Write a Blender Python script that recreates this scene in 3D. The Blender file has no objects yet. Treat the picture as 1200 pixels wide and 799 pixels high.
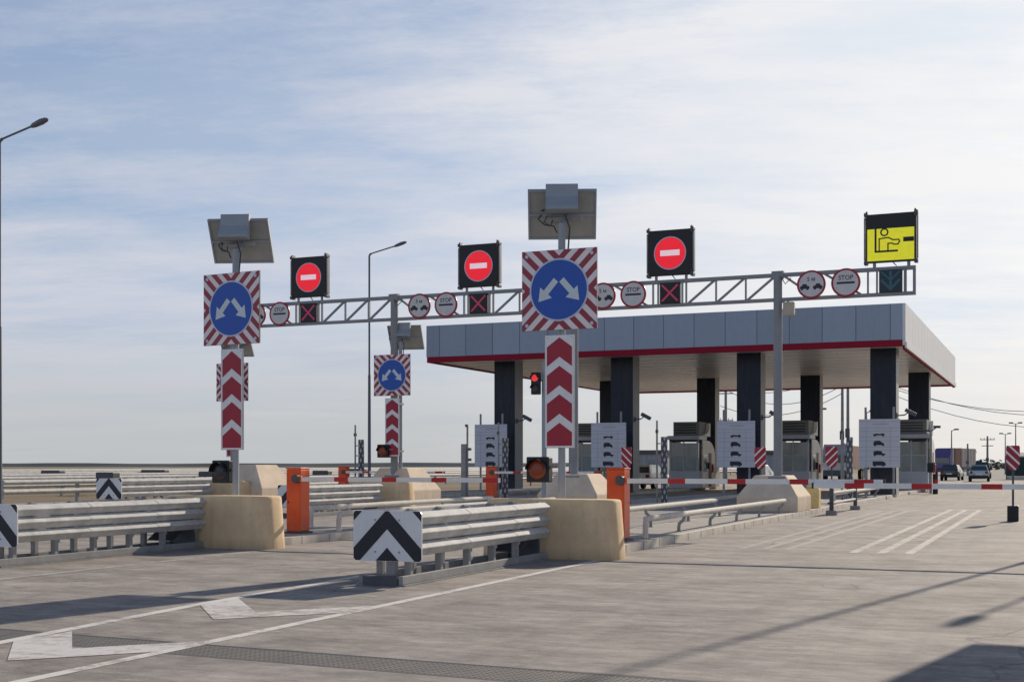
import bpy, bmesh, math, random
from mathutils import Vector, Matrix
random.seed(7)
R = math.radians
SC = bpy.context.scene
COL = SC.collection

# ------------------------------------------------------------------ materials
def newmat(name):
    m = bpy.data.materials.new(name); m.use_nodes = True
    nt = m.node_tree
    return m, nt, nt.nodes['Principled BSDF']

def lin(nt, a, b): nt.links.new(a, b)

def M(name, col, rough=0.6, metal=0.0, var=0.15, scale=2.0, bump=0.0, bscale=40.0, streak=0.0, spec=0.4, coat=0.0, dirt=0.0, dirt_h=0.35, dirt_col=(0.16, 0.13, 0.10)):
    m, nt, p = newmat(name)
    tc = nt.nodes.new('ShaderNodeTexCoord')
    n = nt.nodes.new('ShaderNodeTexNoise'); n.inputs['Scale'].default_value = scale; n.inputs['Detail'].default_value = 6
    n.inputs['Roughness'].default_value = 0.62
    if streak:
        mp = nt.nodes.new('ShaderNodeMapping'); mp.inputs['Scale'].default_value = (1, 1, streak)
        lin(nt, tc.outputs['Object'], mp.inputs['Vector']); lin(nt, mp.outputs['Vector'], n.inputs['Vector'])
    else:
        lin(nt, tc.outputs['Object'], n.inputs['Vector'])
    r = nt.nodes.new('ShaderNodeValToRGB')
    r.color_ramp.elements[0].position = 0.3; r.color_ramp.elements[1].position = 0.7
    r.color_ramp.elements[0].color = [c*(1-var) for c in col] + [1]
    r.color_ramp.elements[1].color = [min(1, c*(1+var)) for c in col] + [1]
    lin(nt, n.outputs['Fac'], r.inputs['Fac']); col_out = r.outputs['Color']
    if dirt:
        sp = nt.nodes.new('ShaderNodeSeparateXYZ'); lin(nt, tc.outputs['Object'], sp.inputs[0])
        run = noise(nt, tc.outputs['Object'], 4.0, 5, 0.65, (2.2, 2.2, 0.25))      # rain runs
        bl = noise(nt, tc.outputs['Object'], 9.0, 5, 0.7)
        low_ = nt.nodes.new('ShaderNodeMapRange'); low_.inputs['From Min'].default_value = dirt_h; low_.inputs['From Max'].default_value = 0.0; lin(nt, sp.outputs[2], low_.inputs['Value'])
        f_ = mathn(nt, 'ADD', mathn(nt, 'MULTIPLY', low_.outputs['Result'], mathn(nt, 'ADD', bl, 0.15)), mathn(nt, 'MULTIPLY', ramp(nt, run, 0.48, 0.70), 0.35))
        f_ = mathn(nt, 'ADD', f_, mathn(nt, 'MULTIPLY', ramp(nt, bl, 0.62, 0.70), 0.4))
        f_ = mathn(nt, 'MINIMUM', mathn(nt, 'MULTIPLY', f_, dirt), 0.85)
        col_out = mixc(nt, f_, col_out, dirt_col)
    lin(nt, col_out, p.inputs['Base Color'])
    p.inputs['Metallic'].default_value = metal
    p.inputs['Specular IOR Level'].default_value = spec
    p.inputs['Coat Weight'].default_value = coat
    rr = nt.nodes.new('ShaderNodeMapRange')
    rr.inputs['To Min'].default_value = max(0.02, rough-0.1); rr.inputs['To Max'].default_value = min(1, rough+0.1)
    lin(nt, n.outputs['Fac'], rr.inputs['Value']); lin(nt, rr.outputs['Result'], p.inputs['Roughness'])
    if bump:
        bn = nt.nodes.new('ShaderNodeTexNoise'); bn.inputs['Scale'].default_value = bscale; bn.inputs['Detail'].default_value = 4
        lin(nt, tc.outputs['Object'], bn.inputs['Vector'])
        b = nt.nodes.new('ShaderNodeBump'); b.inputs['Strength'].default_value = bump; b.inputs['Distance'].default_value = 0.01
        lin(nt, bn.outputs['Fac'], b.inputs['Height']); lin(nt, b.outputs['Normal'], p.inputs['Normal'])
    return m

def EM(name, col, strength=1.0, rough=0.4):
    m, nt, p = newmat(name)
    p.inputs['Base Color'].default_value = [c*0.5 for c in col] + [1]
    p.inputs['Emission Color'].default_value = list(col) + [1]
    p.inputs['Emission Strength'].default_value = strength
    p.inputs['Roughness'].default_value = rough
    tc = nt.nodes.new('ShaderNodeTexCoord')
    # led dot raster: a slight variation over the lit face
    n = nt.nodes.new('ShaderNodeTexNoise'); n.inputs['Scale'].default_value = 9
    lin(nt, tc.outputs['Object'], n.inputs['Vector'])
    mr = nt.nodes.new('ShaderNodeMapRange'); mr.inputs['To Min'].default_value = strength*0.85; mr.inputs['To Max'].default_value = strength*1.15
    lin(nt, n.outputs['Fac'], mr.inputs['Value']); lin(nt, mr.outputs['Result'], p.inputs['Emission Strength'])
    return m

def mathn(nt, op, a, b=None):
    n = nt.nodes.new('ShaderNodeMath'); n.operation = op
    for i, v in enumerate((a, b)):
        if v is None: continue
        if isinstance(v, (int, float)): n.inputs[i].default_value = v
        else: lin(nt, v, n.inputs[i])
    return n.outputs[0]

def mixc(nt, fac, a, b):
    n = nt.nodes.new('ShaderNodeMix'); n.data_type = 'RGBA'
    for sock, v in ((n.inputs['Factor'], fac), (n.inputs['A'], a), (n.inputs['B'], b)):
        if isinstance(v, (int, float)): sock.default_value = v
        elif isinstance(v, (tuple, list)): sock.default_value = list(v)[:3] + [1]
        else: lin(nt, v, sock)
    return n.outputs['Result']

def noise(nt, vec, scale, detail=5, rough=0.6, mscale=None):
    n = nt.nodes.new('ShaderNodeTexNoise'); n.inputs['Scale'].default_value = scale
    n.inputs['Detail'].default_value = detail; n.inputs['Roughness'].default_value = rough
    if mscale:
        mp = nt.nodes.new('ShaderNodeMapping'); mp.inputs['Scale'].default_value = mscale
        lin(nt, vec, mp.inputs['Vector']); vec = mp.outputs['Vector']
    lin(nt, vec, n.inputs['Vector'])
    return n.outputs['Fac']

def ramp(nt, fac, p0, p1, c0=(0,0,0), c1=(1,1,1)):
    r = nt.nodes.new('ShaderNodeValToRGB')
    r.color_ramp.elements[0].position = p0; r.color_ramp.elements[1].position = p1
    r.color_ramp.elements[0].color = list(c0)+[1]; r.color_ramp.elements[1].color = list(c1)+[1]
    lin(nt, fac, r.inputs['Fac'])
    return r.outputs['Color']

def apron_mat():
    m, nt, p = newmat('apron_concrete')
    tc = nt.nodes.new('ShaderNodeTexCoord'); v = tc.outputs['Object']
    sx = nt.nodes.new('ShaderNodeSeparateXYZ'); lin(nt, v, sx.inputs[0])
    x, y = sx.outputs[0], sx.outputs[1]
    big = noise(nt, v, 0.16, 4, 0.6)
    mid = noise(nt, v, 0.9, 7, 0.68, (0.6, 1.3, 1))          # blotches lying across the lanes
    brush = noise(nt, v, 3.0, 7, 0.75, (0.38, 2.1, 1))         # broom finish across the lanes
    fine = noise(nt, v, 60, 3, 0.7)
    wheel = noise(nt, v, 1.0, 4, 0.6, (2.2, 0.05, 1))           # rubber drawn out along the lanes
    c = mixc(nt, ramp(nt, mid, 0.28, 0.74), (0.285, 0.252, 0.222), (0.475, 0.422, 0.372))
    c = mixc(nt, mathn(nt, 'MULTIPLY', ramp(nt, brush, 0.44, 0.62), 0.6), c, (0.215, 0.194, 0.178))
    c = mixc(nt, mathn(nt, 'MULTIPLY', ramp(nt, wheel, 0.50, 0.68), 0.36), c, (0.17, 0.155, 0.143))
    c = mixc(nt, mathn(nt, 'MULTIPLY', ramp(nt, big, 0.45, 0.7), 0.30), c, (0.50, 0.455, 0.405))
    c = mixc(nt, mathn(nt, 'MULTIPLY', ramp(nt, fine, 0.40, 0.65), 0.38), c, (0.14, 0.13, 0.12))
    spots = noise(nt, v, 2.3, 4, 0.6)
    c = mixc(nt, mathn(nt, 'MULTIPLY', ramp(nt, spots, 0.63, 0.72), 0.45), c, (0.15, 0.135, 0.125))
    dash = noise(nt, v, 4.6, 6, 0.72, (0.55, 1.9, 1))            # short dark and pale scuffs
    c = mixc(nt, mathn(nt, 'MULTIPLY', ramp(nt, dash, 0.60, 0.70), 0.5), c, (0.14, 0.125, 0.115))
    dash2 = noise(nt, v, 3.7, 5, 0.7, (0.3, 2.0, 1.7))
    c = mixc(nt, mathn(nt, 'MULTIPLY', ramp(nt, dash2, 0.60, 0.70), 0.45), c, (0.56, 0.52, 0.47))
    ag = nt.nodes.new('ShaderNodeTexVoronoi'); ag.inputs['Scale'].default_value = 75
    lin(nt, v, ag.inputs['Vector'])
    c = mixc(nt, mathn(nt, 'MULTIPLY', ramp(nt, ag.outputs['Distance'], 0.25, 0.10), 0.22), c, (0.09, 0.085, 0.08))
    pt = noise(nt, v, 0.42, 3, 0.5, (0.8, 1.0, 1))               # faded patches with a pinkish cast
    c = mixc(nt, mathn(nt, 'MULTIPLY', ramp(nt, pt, 0.5, 0.62), 0.35), c, (0.30, 0.265, 0.255))
    # joints across (every 10.4 m) with ragged, dirty edges
    w = mathn(nt, 'MULTIPLY', mathn(nt, 'SUBTRACT', noise(nt, v, 1.5, 3), 0.5), 0.09)
    yy = mathn(nt, 'DIVIDE', mathn(nt, 'ADD', mathn(nt, 'SUBTRACT', y, 19.05-104.0), w), 10.4)
    d = mathn(nt, 'ABSOLUTE', mathn(nt, 'SUBTRACT', mathn(nt, 'FRACT', mathn(nt, 'ADD', yy, 0.5)), 0.5))
    d = mathn(nt, 'MULTIPLY', d, 10.4)
    j = mathn(nt, 'LESS_THAN', d, 0.022)
    c = mixc(nt, mathn(nt, 'MULTIPLY', j, 0.65), c, (0.09, 0.085, 0.08))
    # fine cracks
    vo = nt.nodes.new('ShaderNodeTexVoronoi'); vo.feature = 'DISTANCE_TO_EDGE'; vo.inputs['Scale'].default_value = 0.22
    wv = nt.nodes.new('ShaderNodeVectorMath'); wv.operation = 'ADD'
    nz = nt.nodes.new('ShaderNodeTexNoise'); nz.inputs['Scale'].default_value = 0.8; nz.inputs['Detail'].default_value = 5
    lin(nt, v, nz.inputs['Vector']); lin(nt, v, wv.inputs[0]); lin(nt, nz.outputs['Color'], wv.inputs[1])
    lin(nt, wv.outputs[0], vo.inputs['Vector'])
    ck = mathn(nt, 'LESS_THAN', vo.outputs['Distance'], 0.004)
    c = mixc(nt, mathn(nt, 'MULTIPLY', mathn(nt, 'MULTIPLY', ck, ramp(nt, big, 0.45, 0.55)), 0.5), c, (0.11, 0.10, 0.095))
    k1 = noise(nt, v, 2.2, 10, 0.84, (0.85, 1.45, 1)); k2 = noise(nt, v, 1.0, 9, 0.76, (0.8, 1.15, 1))
    k = mathn(nt, 'ADD', mathn(nt, 'MULTIPLY', k1, 0.5), mathn(nt, 'MULTIPLY', k2, 0.5))
    kr = nt.nodes.new('ShaderNodeMapRange'); kr.inputs['From Min'].default_value = 0.36; kr.inputs['From Max'].default_value = 0.64
    kr.inputs['To Min'].default_value = 0.58; kr.inputs['To Max'].default_value = 1.66; lin(nt, k, kr.inputs['Value'])
    vm = nt.nodes.new('ShaderNodeVectorMath'); vm.operation = 'SCALE'; lin(nt, c, vm.inputs[0]); lin(nt, kr.outputs['Result'], vm.inputs['Scale'])
    c = vm.outputs[0]
    lin(nt, c, p.inputs['Base Color'])
    p.inputs['Roughness'].default_value = 0.88; p.inputs['Specular IOR Level'].default_value = 0.22
    b = nt.nodes.new('ShaderNodeBump'); b.inputs['Strength'].default_value = 0.5; b.inputs['Distance'].default_value = 0.012
    h = mathn(nt, 'ADD', mathn(nt, 'MULTIPLY', fine, 0.5), brush)
    lin(nt, h, b.inputs['Height']); lin(nt, b.outputs['Normal'], p.inputs['Normal'])
    return m

def dirt_mat():
    m, nt, p = newmat('dry_ground')
    tc = nt.nodes.new('ShaderNodeTexCoord'); v = tc.outputs['Object']
    a = noise(nt, v, 0.05, 6, 0.65); b2 = noise(nt, v, 1.2, 5, 0.7); c2 = noise(nt, v, 0.012, 4, 0.6)
    c = mixc(nt, ramp(nt, a, 0.35, 0.65), (0.17, 0.125, 0.09), (0.29, 0.225, 0.16))
    c = mixc(nt, mathn(nt, 'MULTIPLY', ramp(nt, b2, 0.5, 0.7), 0.5), c, (0.13, 0.125, 0.07))
    c = mixc(nt, mathn(nt, 'MULTIPLY', ramp(nt, c2, 0.45, 0.6), 0.6), c, (0.24, 0.22, 0.14))
    lin(nt, c, p.inputs['Base Color']); p.inputs['Roughness'].default_value = 0.95
    p.inputs['Specular IOR Level'].default_value = 0.1
    return m

def paint_mat(name, col, wear, alpha_base=None, scale=6.0):
    """road paint: worn through to concrete colour by noise"""
    m, nt, p = newmat(name)
    tc = nt.nodes.new('ShaderNodeTexCoord'); v = tc.outputs['Object']
    n1 = noise(nt, v, scale, 7, 0.75); n2 = noise(nt, v, 1.1, 3, 0.6, (0.4, 1.5, 1))
    f = mathn(nt, 'ADD', mathn(nt, 'MULTIPLY', n1, 0.6), mathn(nt, 'MULTIPLY', n2, 0.4))
    c = mixc(nt, ramp(nt, f, wear-0.05, wear+0.07), (0.33, 0.30, 0.27), col)
    lin(nt, c, p.inputs['Base Color']); p.inputs['Roughness'].default_value = 0.8
    p.inputs['Specular IOR Level'].default_value = 0.25
    return m

def stripes_mat():
    """square board: red and white bars folded about both axes (|x|-|z| bands)"""
    m, nt, p = newmat('red_white_folded_stripes')
    tc = nt.nodes.new('ShaderNodeTexCoord')
    s = nt.nodes.new('ShaderNodeSeparateXYZ'); lin(nt, tc.outputs['Object'], s.inputs[0])
    d = mathn(nt, 'SUBTRACT', mathn(nt, 'ABSOLUTE', s.outputs[0]), mathn(nt, 'ABSOLUTE', s.outputs[2]))
    d = mathn(nt, 'FRACT', mathn(nt, 'ADD', mathn(nt, 'DIVIDE', d, 0.262), 20.18))
    k = mathn(nt, 'LESS_THAN', d, 0.52)
    n = noise(nt, tc.outputs['Object'], 5, 5, 0.6)
    red = mixc(nt, n, (0.22, 0.009, 0.026), (0.31, 0.015, 0.036)); wh = mixc(nt, n, (0.66, 0.60, 0.60), (0.80, 0.75, 0.75))
    lin(nt, mixc(nt, k, wh, red), p.inputs['Base Color']); p.inputs['Roughness'].default_value = 0.35
    return m

def grate_mat():
    m, nt, p = newmat('cast_iron_grate')
    tc = nt.nodes.new('ShaderNodeTexCoord')
    s = nt.nodes.new('ShaderNodeSeparateXYZ'); lin(nt, tc.outputs['Object'], s.inputs[0])
    fx = mathn(nt, 'ABSOLUTE', mathn(nt, 'SUBTRACT', mathn(nt, 'FRACT', mathn(nt, 'MULTIPLY', s.outputs[0], 22)), 0.5))
    fy = mathn(nt, 'ABSOLUTE', mathn(nt, 'SUBTRACT', mathn(nt, 'FRACT', mathn(nt, 'MULTIPLY', s.outputs[1], 16)), 0.5))
    hole = mathn(nt, 'MULTIPLY', mathn(nt, 'LESS_THAN', fx, 0.36), mathn(nt, 'LESS_THAN', fy, 0.30))
    n = noise(nt, tc.outputs['Object'], 3, 5)
    base = mixc(nt, n, (0.10, 0.09, 0.082), (0.27, 0.24, 0.21))
    lin(nt, mixc(nt, hole, base, (0.035, 0.033, 0.03)), p.inputs['Base Color'])
    p.inputs['Roughness'].default_value = 0.7; p.inputs['Metallic'].default_value = 0.0
    b = nt.nodes.new('ShaderNodeBump'); b.inputs['Strength'].default_value = 1; b.inputs['Distance'].default_value = 0.02
    lin(nt, mathn(nt, 'SUBTRACT', 1.0, hole), b.inputs['Height']); lin(nt, b.outputs['Normal'], p.inputs['Normal'])
    return m

def checker_mat():
    """dark post wrapped with pale diamonds"""
    m, nt, p = newmat('dark_pale_diamonds')
    tc = nt.nodes.new('ShaderNodeTexCoord')
    s = nt.nodes.new('ShaderNodeSeparateXYZ'); lin(nt, tc.outputs['Object'], s.inputs[0])
    ang = mathn(nt, 'MULTIPLY', mathn(nt, 'ARCTAN2', s.outputs[1], s.outputs[0]), 4/(2*math.pi))
    z = mathn(nt, 'MULTIPLY', s.outputs[2], 2.6)
    a = mathn(nt, 'FRACT', mathn(nt, 'ADD', mathn(nt, 'ADD', ang, z), 20.0))
    b = mathn(nt, 'FRACT', mathn(nt, 'ADD', mathn(nt, 'SUBTRACT', ang, z), 20.0))
    k = mathn(nt, 'MULTIPLY', mathn(nt, 'LESS_THAN', a, 0.5), mathn(nt, 'LESS_THAN', b, 0.5))
    lin(nt, mixc(nt, k, (0.065, 0.07, 0.085), (0.42, 0.44, 0.47)), p.inputs['Base Color']); p.inputs['Roughness'].default_value = 0.5
    return m

def fence_mesh_mat():
    return M('green_sheet', (0.018, 0.045, 0.04), 0.6, var=0.35, scale=1.2)

MT = {}
MT['apron'] = apron_mat(); MT['dirt'] = dirt_mat()
MT['asphalt'] = M('far_asphalt', (0.20, 0.19, 0.175), 0.9, var=0.2, scale=0.3, spec=0.2)
MT['line'] = paint_mat('white_line_paint', (0.68, 0.65, 0.61), 0.43)
MT['hatch'] = paint_mat('white_hatch_paint', (0.62, 0.59, 0.565), 0.46)
MT['oldline'] = paint_mat('worn_line_paint', (0.53, 0.485, 0.435), 0.485)
MT['ghost'] = paint_mat('ghost_line_paint', (0.41, 0.372, 0.335), 0.49)
MT['kerb'] = M('kerb_concrete', (0.62, 0.565, 0.49), 0.9, dirt=0.3, dirt_h=0.12, var=0.18, scale=2.5, bump=0.3, spec=0.2)
MT['pave'] = M('island_concrete', (0.36, 0.335, 0.30), 0.9, var=0.2, scale=1.5, bump=0.3, spec=0.2)
MT['grate'] = grate_mat()
MT['yellow_conc'] = M('ochre_painted_concrete', (0.72, 0.535, 0.325), 0.85, dirt=0.5, dirt_h=0.22, dirt_col=(0.24, 0.17, 0.10), var=0.14, scale=2.2, bump=0.35, bscale=25, spec=0.2)
MT['beige_conc'] = M('beige_precast_concrete', (0.68, 0.555, 0.42), 0.88, dirt=0.42, dirt_col=(0.26, 0.20, 0.14), var=0.12, scale=2.0, bump=0.3, spec=0.2)
MT['yellow_end'] = M('yellow_end_block', (0.66, 0.52, 0.24), 0.8, var=0.12, scale=4)
MT['galv'] = M('galvanised_steel', (0.58, 0.575, 0.555), 0.72, metal=0.0, dirt=0.28, dirt_h=-3.0, dirt_col=(0.25, 0.235, 0.21), var=0.22, scale=4, spec=0.2, bump=0.15, bscale=8)
MT['galv_dull'] = M('dull_galvanised_steel', (0.30, 0.305, 0.31), 0.65, dirt=0.5, metal=0.0, var=0.22, scale=4, spec=0.25)
MT['dark_steel'] = M('dark_grey_steel', (0.075, 0.08, 0.09), 0.55, var=0.2, scale=4)
MT['gantry'] = M('grey_gantry_paint', (0.235, 0.245, 0.26), 0.5, var=0.10, scale=2)
MT['white_pipe'] = M('white_pipe_paint', (0.60, 0.565, 0.505), 0.8, var=0.14, scale=6, spec=0.12)
MT['black'] = M('black_housing', (0.012, 0.013, 0.016), 0.5, var=0.25, scale=5)
MT['black_paint'] = M('black_reflective', (0.014, 0.016, 0.026), 0.4, var=0.2, scale=6)
MT['white_refl'] = M('white_reflective', (0.80, 0.79, 0.80), 0.35, dirt=0.22, dirt_h=-5.0, dirt_col=(0.35, 0.33, 0.31), var=0.05, scale=5)
MT['sign_grey'] = M('weathered_sign_white', (0.56, 0.555, 0.555), 0.4, var=0.08, scale=5)
MT['red_refl'] = M('dark_red_reflective', (0.33, 0.012, 0.034), 0.4, var=0.12, scale=4)
MT['blue'] = M('blue_reflective', (0.008, 0.075, 0.40), 0.35, var=0.10, scale=3)
MT['silver_arrow'] = M('pale_grey_reflective', (0.55, 0.62, 0.66), 0.35, var=0.08, scale=6)
MT['ring'] = M('pale_ring', (0.52, 0.55, 0.68), 0.35, var=0.05, scale=6)
MT['stripes'] = stripes_mat()
MT['orange'] = M('orange_cabinet_paint', (0.78, 0.085, 0.008), 0.42, dirt=0.45, var=0.10, scale=3, coat=0.2)
MT['boom_white'] = M('white_boom', (0.72, 0.72, 0.70), 0.4, var=0.08, scale=6)
MT['boom_red'] = M('red_boom_band', (0.45, 0.015, 0.02), 0.45, var=0.14, scale=6)
MT['panel_back'] = M('solar_panel_back', (0.31, 0.31, 0.295), 0.55, var=0.10, scale=3)
MT['panel_front'] = M('solar_cells', (0.01, 0.015, 0.05), 0.15, var=0.1, scale=3)
MT['box_grey'] = M('grey_box_paint', (0.29, 0.32, 0.355), 0.5, var=0.06, scale=4)
MT['amber'] = EM('amber_lens', (0.34, 0.06, 0.02), 0.05)
MT['amber_off'] = M('unlit_lens', (0.03, 0.032, 0.045), 0.35, var=0.2, scale=8)
MT['led_red'] = EM('red_led_disc', (0.86, 0.008, 0.025), 0.68)
MT['led_white'] = EM('white_led_bar', (0.85, 0.66, 0.74), 0.6)
MT['led_yellow'] = EM('yellow_led_face', (0.62, 0.60, 0.012), 0.72)
MT['led_x'] = EM('red_cross_leds', (0.42, 0.025, 0.09), 0.36)
MT['led_blue'] = EM('teal_arrow_leds', (0.012, 0.075, 0.105), 0.30)
MT['led_navy'] = M('navy_matrix', (0.012, 0.028, 0.045), 0.4, var=0.2, scale=6)
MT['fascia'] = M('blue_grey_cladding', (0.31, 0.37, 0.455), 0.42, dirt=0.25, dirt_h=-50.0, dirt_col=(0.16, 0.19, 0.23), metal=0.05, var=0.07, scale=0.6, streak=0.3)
def panel_steps(m, pitch, off):
    nt = m.node_tree; p = nt.nodes['Principled BSDF']; src = p.inputs['Base Color'].links[0].from_socket
    tc = nt.nodes.new('ShaderNodeTexCoord'); sp = nt.nodes.new('ShaderNodeSeparateXYZ'); lin(nt, tc.outputs['Object'], sp.inputs[0])
    f = mathn(nt, 'FLOOR', mathn(nt, 'DIVIDE', mathn(nt, 'SUBTRACT', sp.outputs[0], off), pitch))
    wn = nt.nodes.new('ShaderNodeTexWhiteNoise'); wn.noise_dimensions = '1D'; lin(nt, f, wn.inputs['W'])
    mr = nt.nodes.new('ShaderNodeMapRange'); mr.inputs['To Min'].default_value = 0.90; mr.inputs['To Max'].default_value = 1.08; lin(nt, wn.outputs['Value'], mr.inputs['Value'])
    vm = nt.nodes.new('ShaderNodeVectorMath'); vm.operation = 'SCALE'; lin(nt, src, vm.inputs[0]); lin(nt, mr.outputs['Result'], vm.inputs['Scale'])
    lin(nt, vm.outputs[0], p.inputs['Base Color'])
panel_steps(MT['fascia'], 1.49, -29.05+18)
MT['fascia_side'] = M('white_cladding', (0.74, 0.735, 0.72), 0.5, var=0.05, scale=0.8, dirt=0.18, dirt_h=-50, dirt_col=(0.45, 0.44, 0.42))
MT['seam'] = M('cladding_seam', (0.07, 0.085, 0.11), 0.6, var=0.1)
MT['red_trim'] = M('deep_red_trim', (0.27, 0.012, 0.03), 0.75, spec=0.15, var=0.10, scale=1)
MT['soffit'] = M('pale_soffit', (0.66, 0.63, 0.59), 0.30, var=0.08, scale=0.4)
MT['navy'] = M('navy_column_cladding', (0.012, 0.018, 0.032), 0.4, var=0.2, scale=0.8, spec=0.25, dirt=0.35, dirt_h=1.2)
MT['col_side'] = M('grey_sunlit_column_side', (0.34, 0.34, 0.32), 0.5, var=0.1, scale=0.8)  # column sides: the sun's lightening is put into this colour; payment post borrows it
MT['booth'] = M('beige_grey_booth', (0.86, 0.80, 0.72), 0.5, var=0.08, scale=1.2)
MT['booth_grey'] = M('slate_booth_panel', (0.40, 0.43, 0.48), 0.4, var=0.10, scale=1.2)
MT['booth_dark'] = M('dark_roof_box', (0.17, 0.175, 0.165), 0.6, var=0.2, scale=2)
MT['glass'] = M('dark_glass', (0.03, 0.05, 0.06), 0.06, var=0.3, scale=1.5, spec=0.9, coat=0.5)
MT['glass_pale'] = M('pale_glass', (0.13, 0.18, 0.20), 0.1, var=0.3, scale=1.0, spec=0.7)
MT['board'] = M('pale_grey_board', (0.56, 0.56, 0.60), 0.5, var=0.05, scale=2)
MT['board_line'] = M('board_rule', (0.36, 0.36, 0.40), 0.6, var=0.05)
MT['checker'] = checker_mat()
MT['sig_red'] = EM('red_signal_lens', (0.90, 0.04, 0.05), 0.7)
MT['sig_off'] = M('unlit_signal_lens', (0.03, 0.03, 0.03), 0.3, var=0.1)
MT['lamp_black'] = M('lamp_grey', (0.12, 0.13, 0.15), 0.5, var=0.15, scale=3)
MT['lens'] = M('lamp_lens', (0.4, 0.42, 0.42), 0.2, var=0.1)
MT['beige_lamp'] = M('beige_floodlight', (0.42, 0.38, 0.30), 0.6, var=0.1)
MT['car_dark'] = M('dark_car_paint', (0.03, 0.032, 0.036), 0.25, var=0.1, coat=0.7)
MT['car_silver'] = M('silver_car_paint', (0.36, 0.38, 0.40), 0.3, metal=0.4, var=0.06, coat=0.6)
MT['car_cream'] = M('cream_car_paint', (0.66, 0.60, 0.48), 0.35, var=0.06, coat=0.5)
MT['tyre'] = M('tyre_rubber', (0.014, 0.014, 0.015), 0.85, var=0.2)
MT['rim'] = M('wheel_rim', (0.35, 0.36, 0.37), 0.35, metal=0.6, var=0.1)
MT['tail'] = M('tail_lamp', (0.18, 0.01, 0.01), 0.3, var=0.1)
MT['headl'] = M('headlamp_glass', (0.6, 0.62, 0.65), 0.1, var=0.1)
MT['purple'] = M('purple_truck_paint', (0.10, 0.075, 0.22), 0.4, var=0.1, coat=0.3)
MT['truck_box'] = M('cream_trailer', (0.62, 0.55, 0.47), 0.6, var=0.12, scale=0.8)
MT['brown'] = M('rust_brown_sheet', (0.20, 0.085, 0.055), 0.7, var=0.2, scale=1.0)
MT['green'] = fence_mesh_mat()
MT['cabin'] = M('grey_cabin_wall', (0.30, 0.31, 0.33), 0.7, var=0.1, scale=0.8)
MT['roofdark'] = M('dark_cabin_roof', (0.10, 0.09, 0.085), 0.7, var=0.2)
MT['pole'] = M('weathered_pole', (0.22, 0.225, 0.22), 0.75, var=0.2, scale=3)
MT['wire'] = M('cable', (0.05, 0.055, 0.06), 0.7, var=0.1)
MT['ridge'] = M('far_embankment', (0.085, 0.10, 0.105), 0.95, var=0.2, scale=0.02)
MT['scrub'] = M('far_scrub', (0.075, 0.09, 0.075), 0.9, var=0.3, scale=0.5)
MT['door_brown'] = M('brown_door', (0.16, 0.10, 0.06), 0.6, var=0.2)
MT['orange_cone'] = M('orange_plastic', (0.75, 0.20, 0.05), 0.5, var=0.1)

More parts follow.
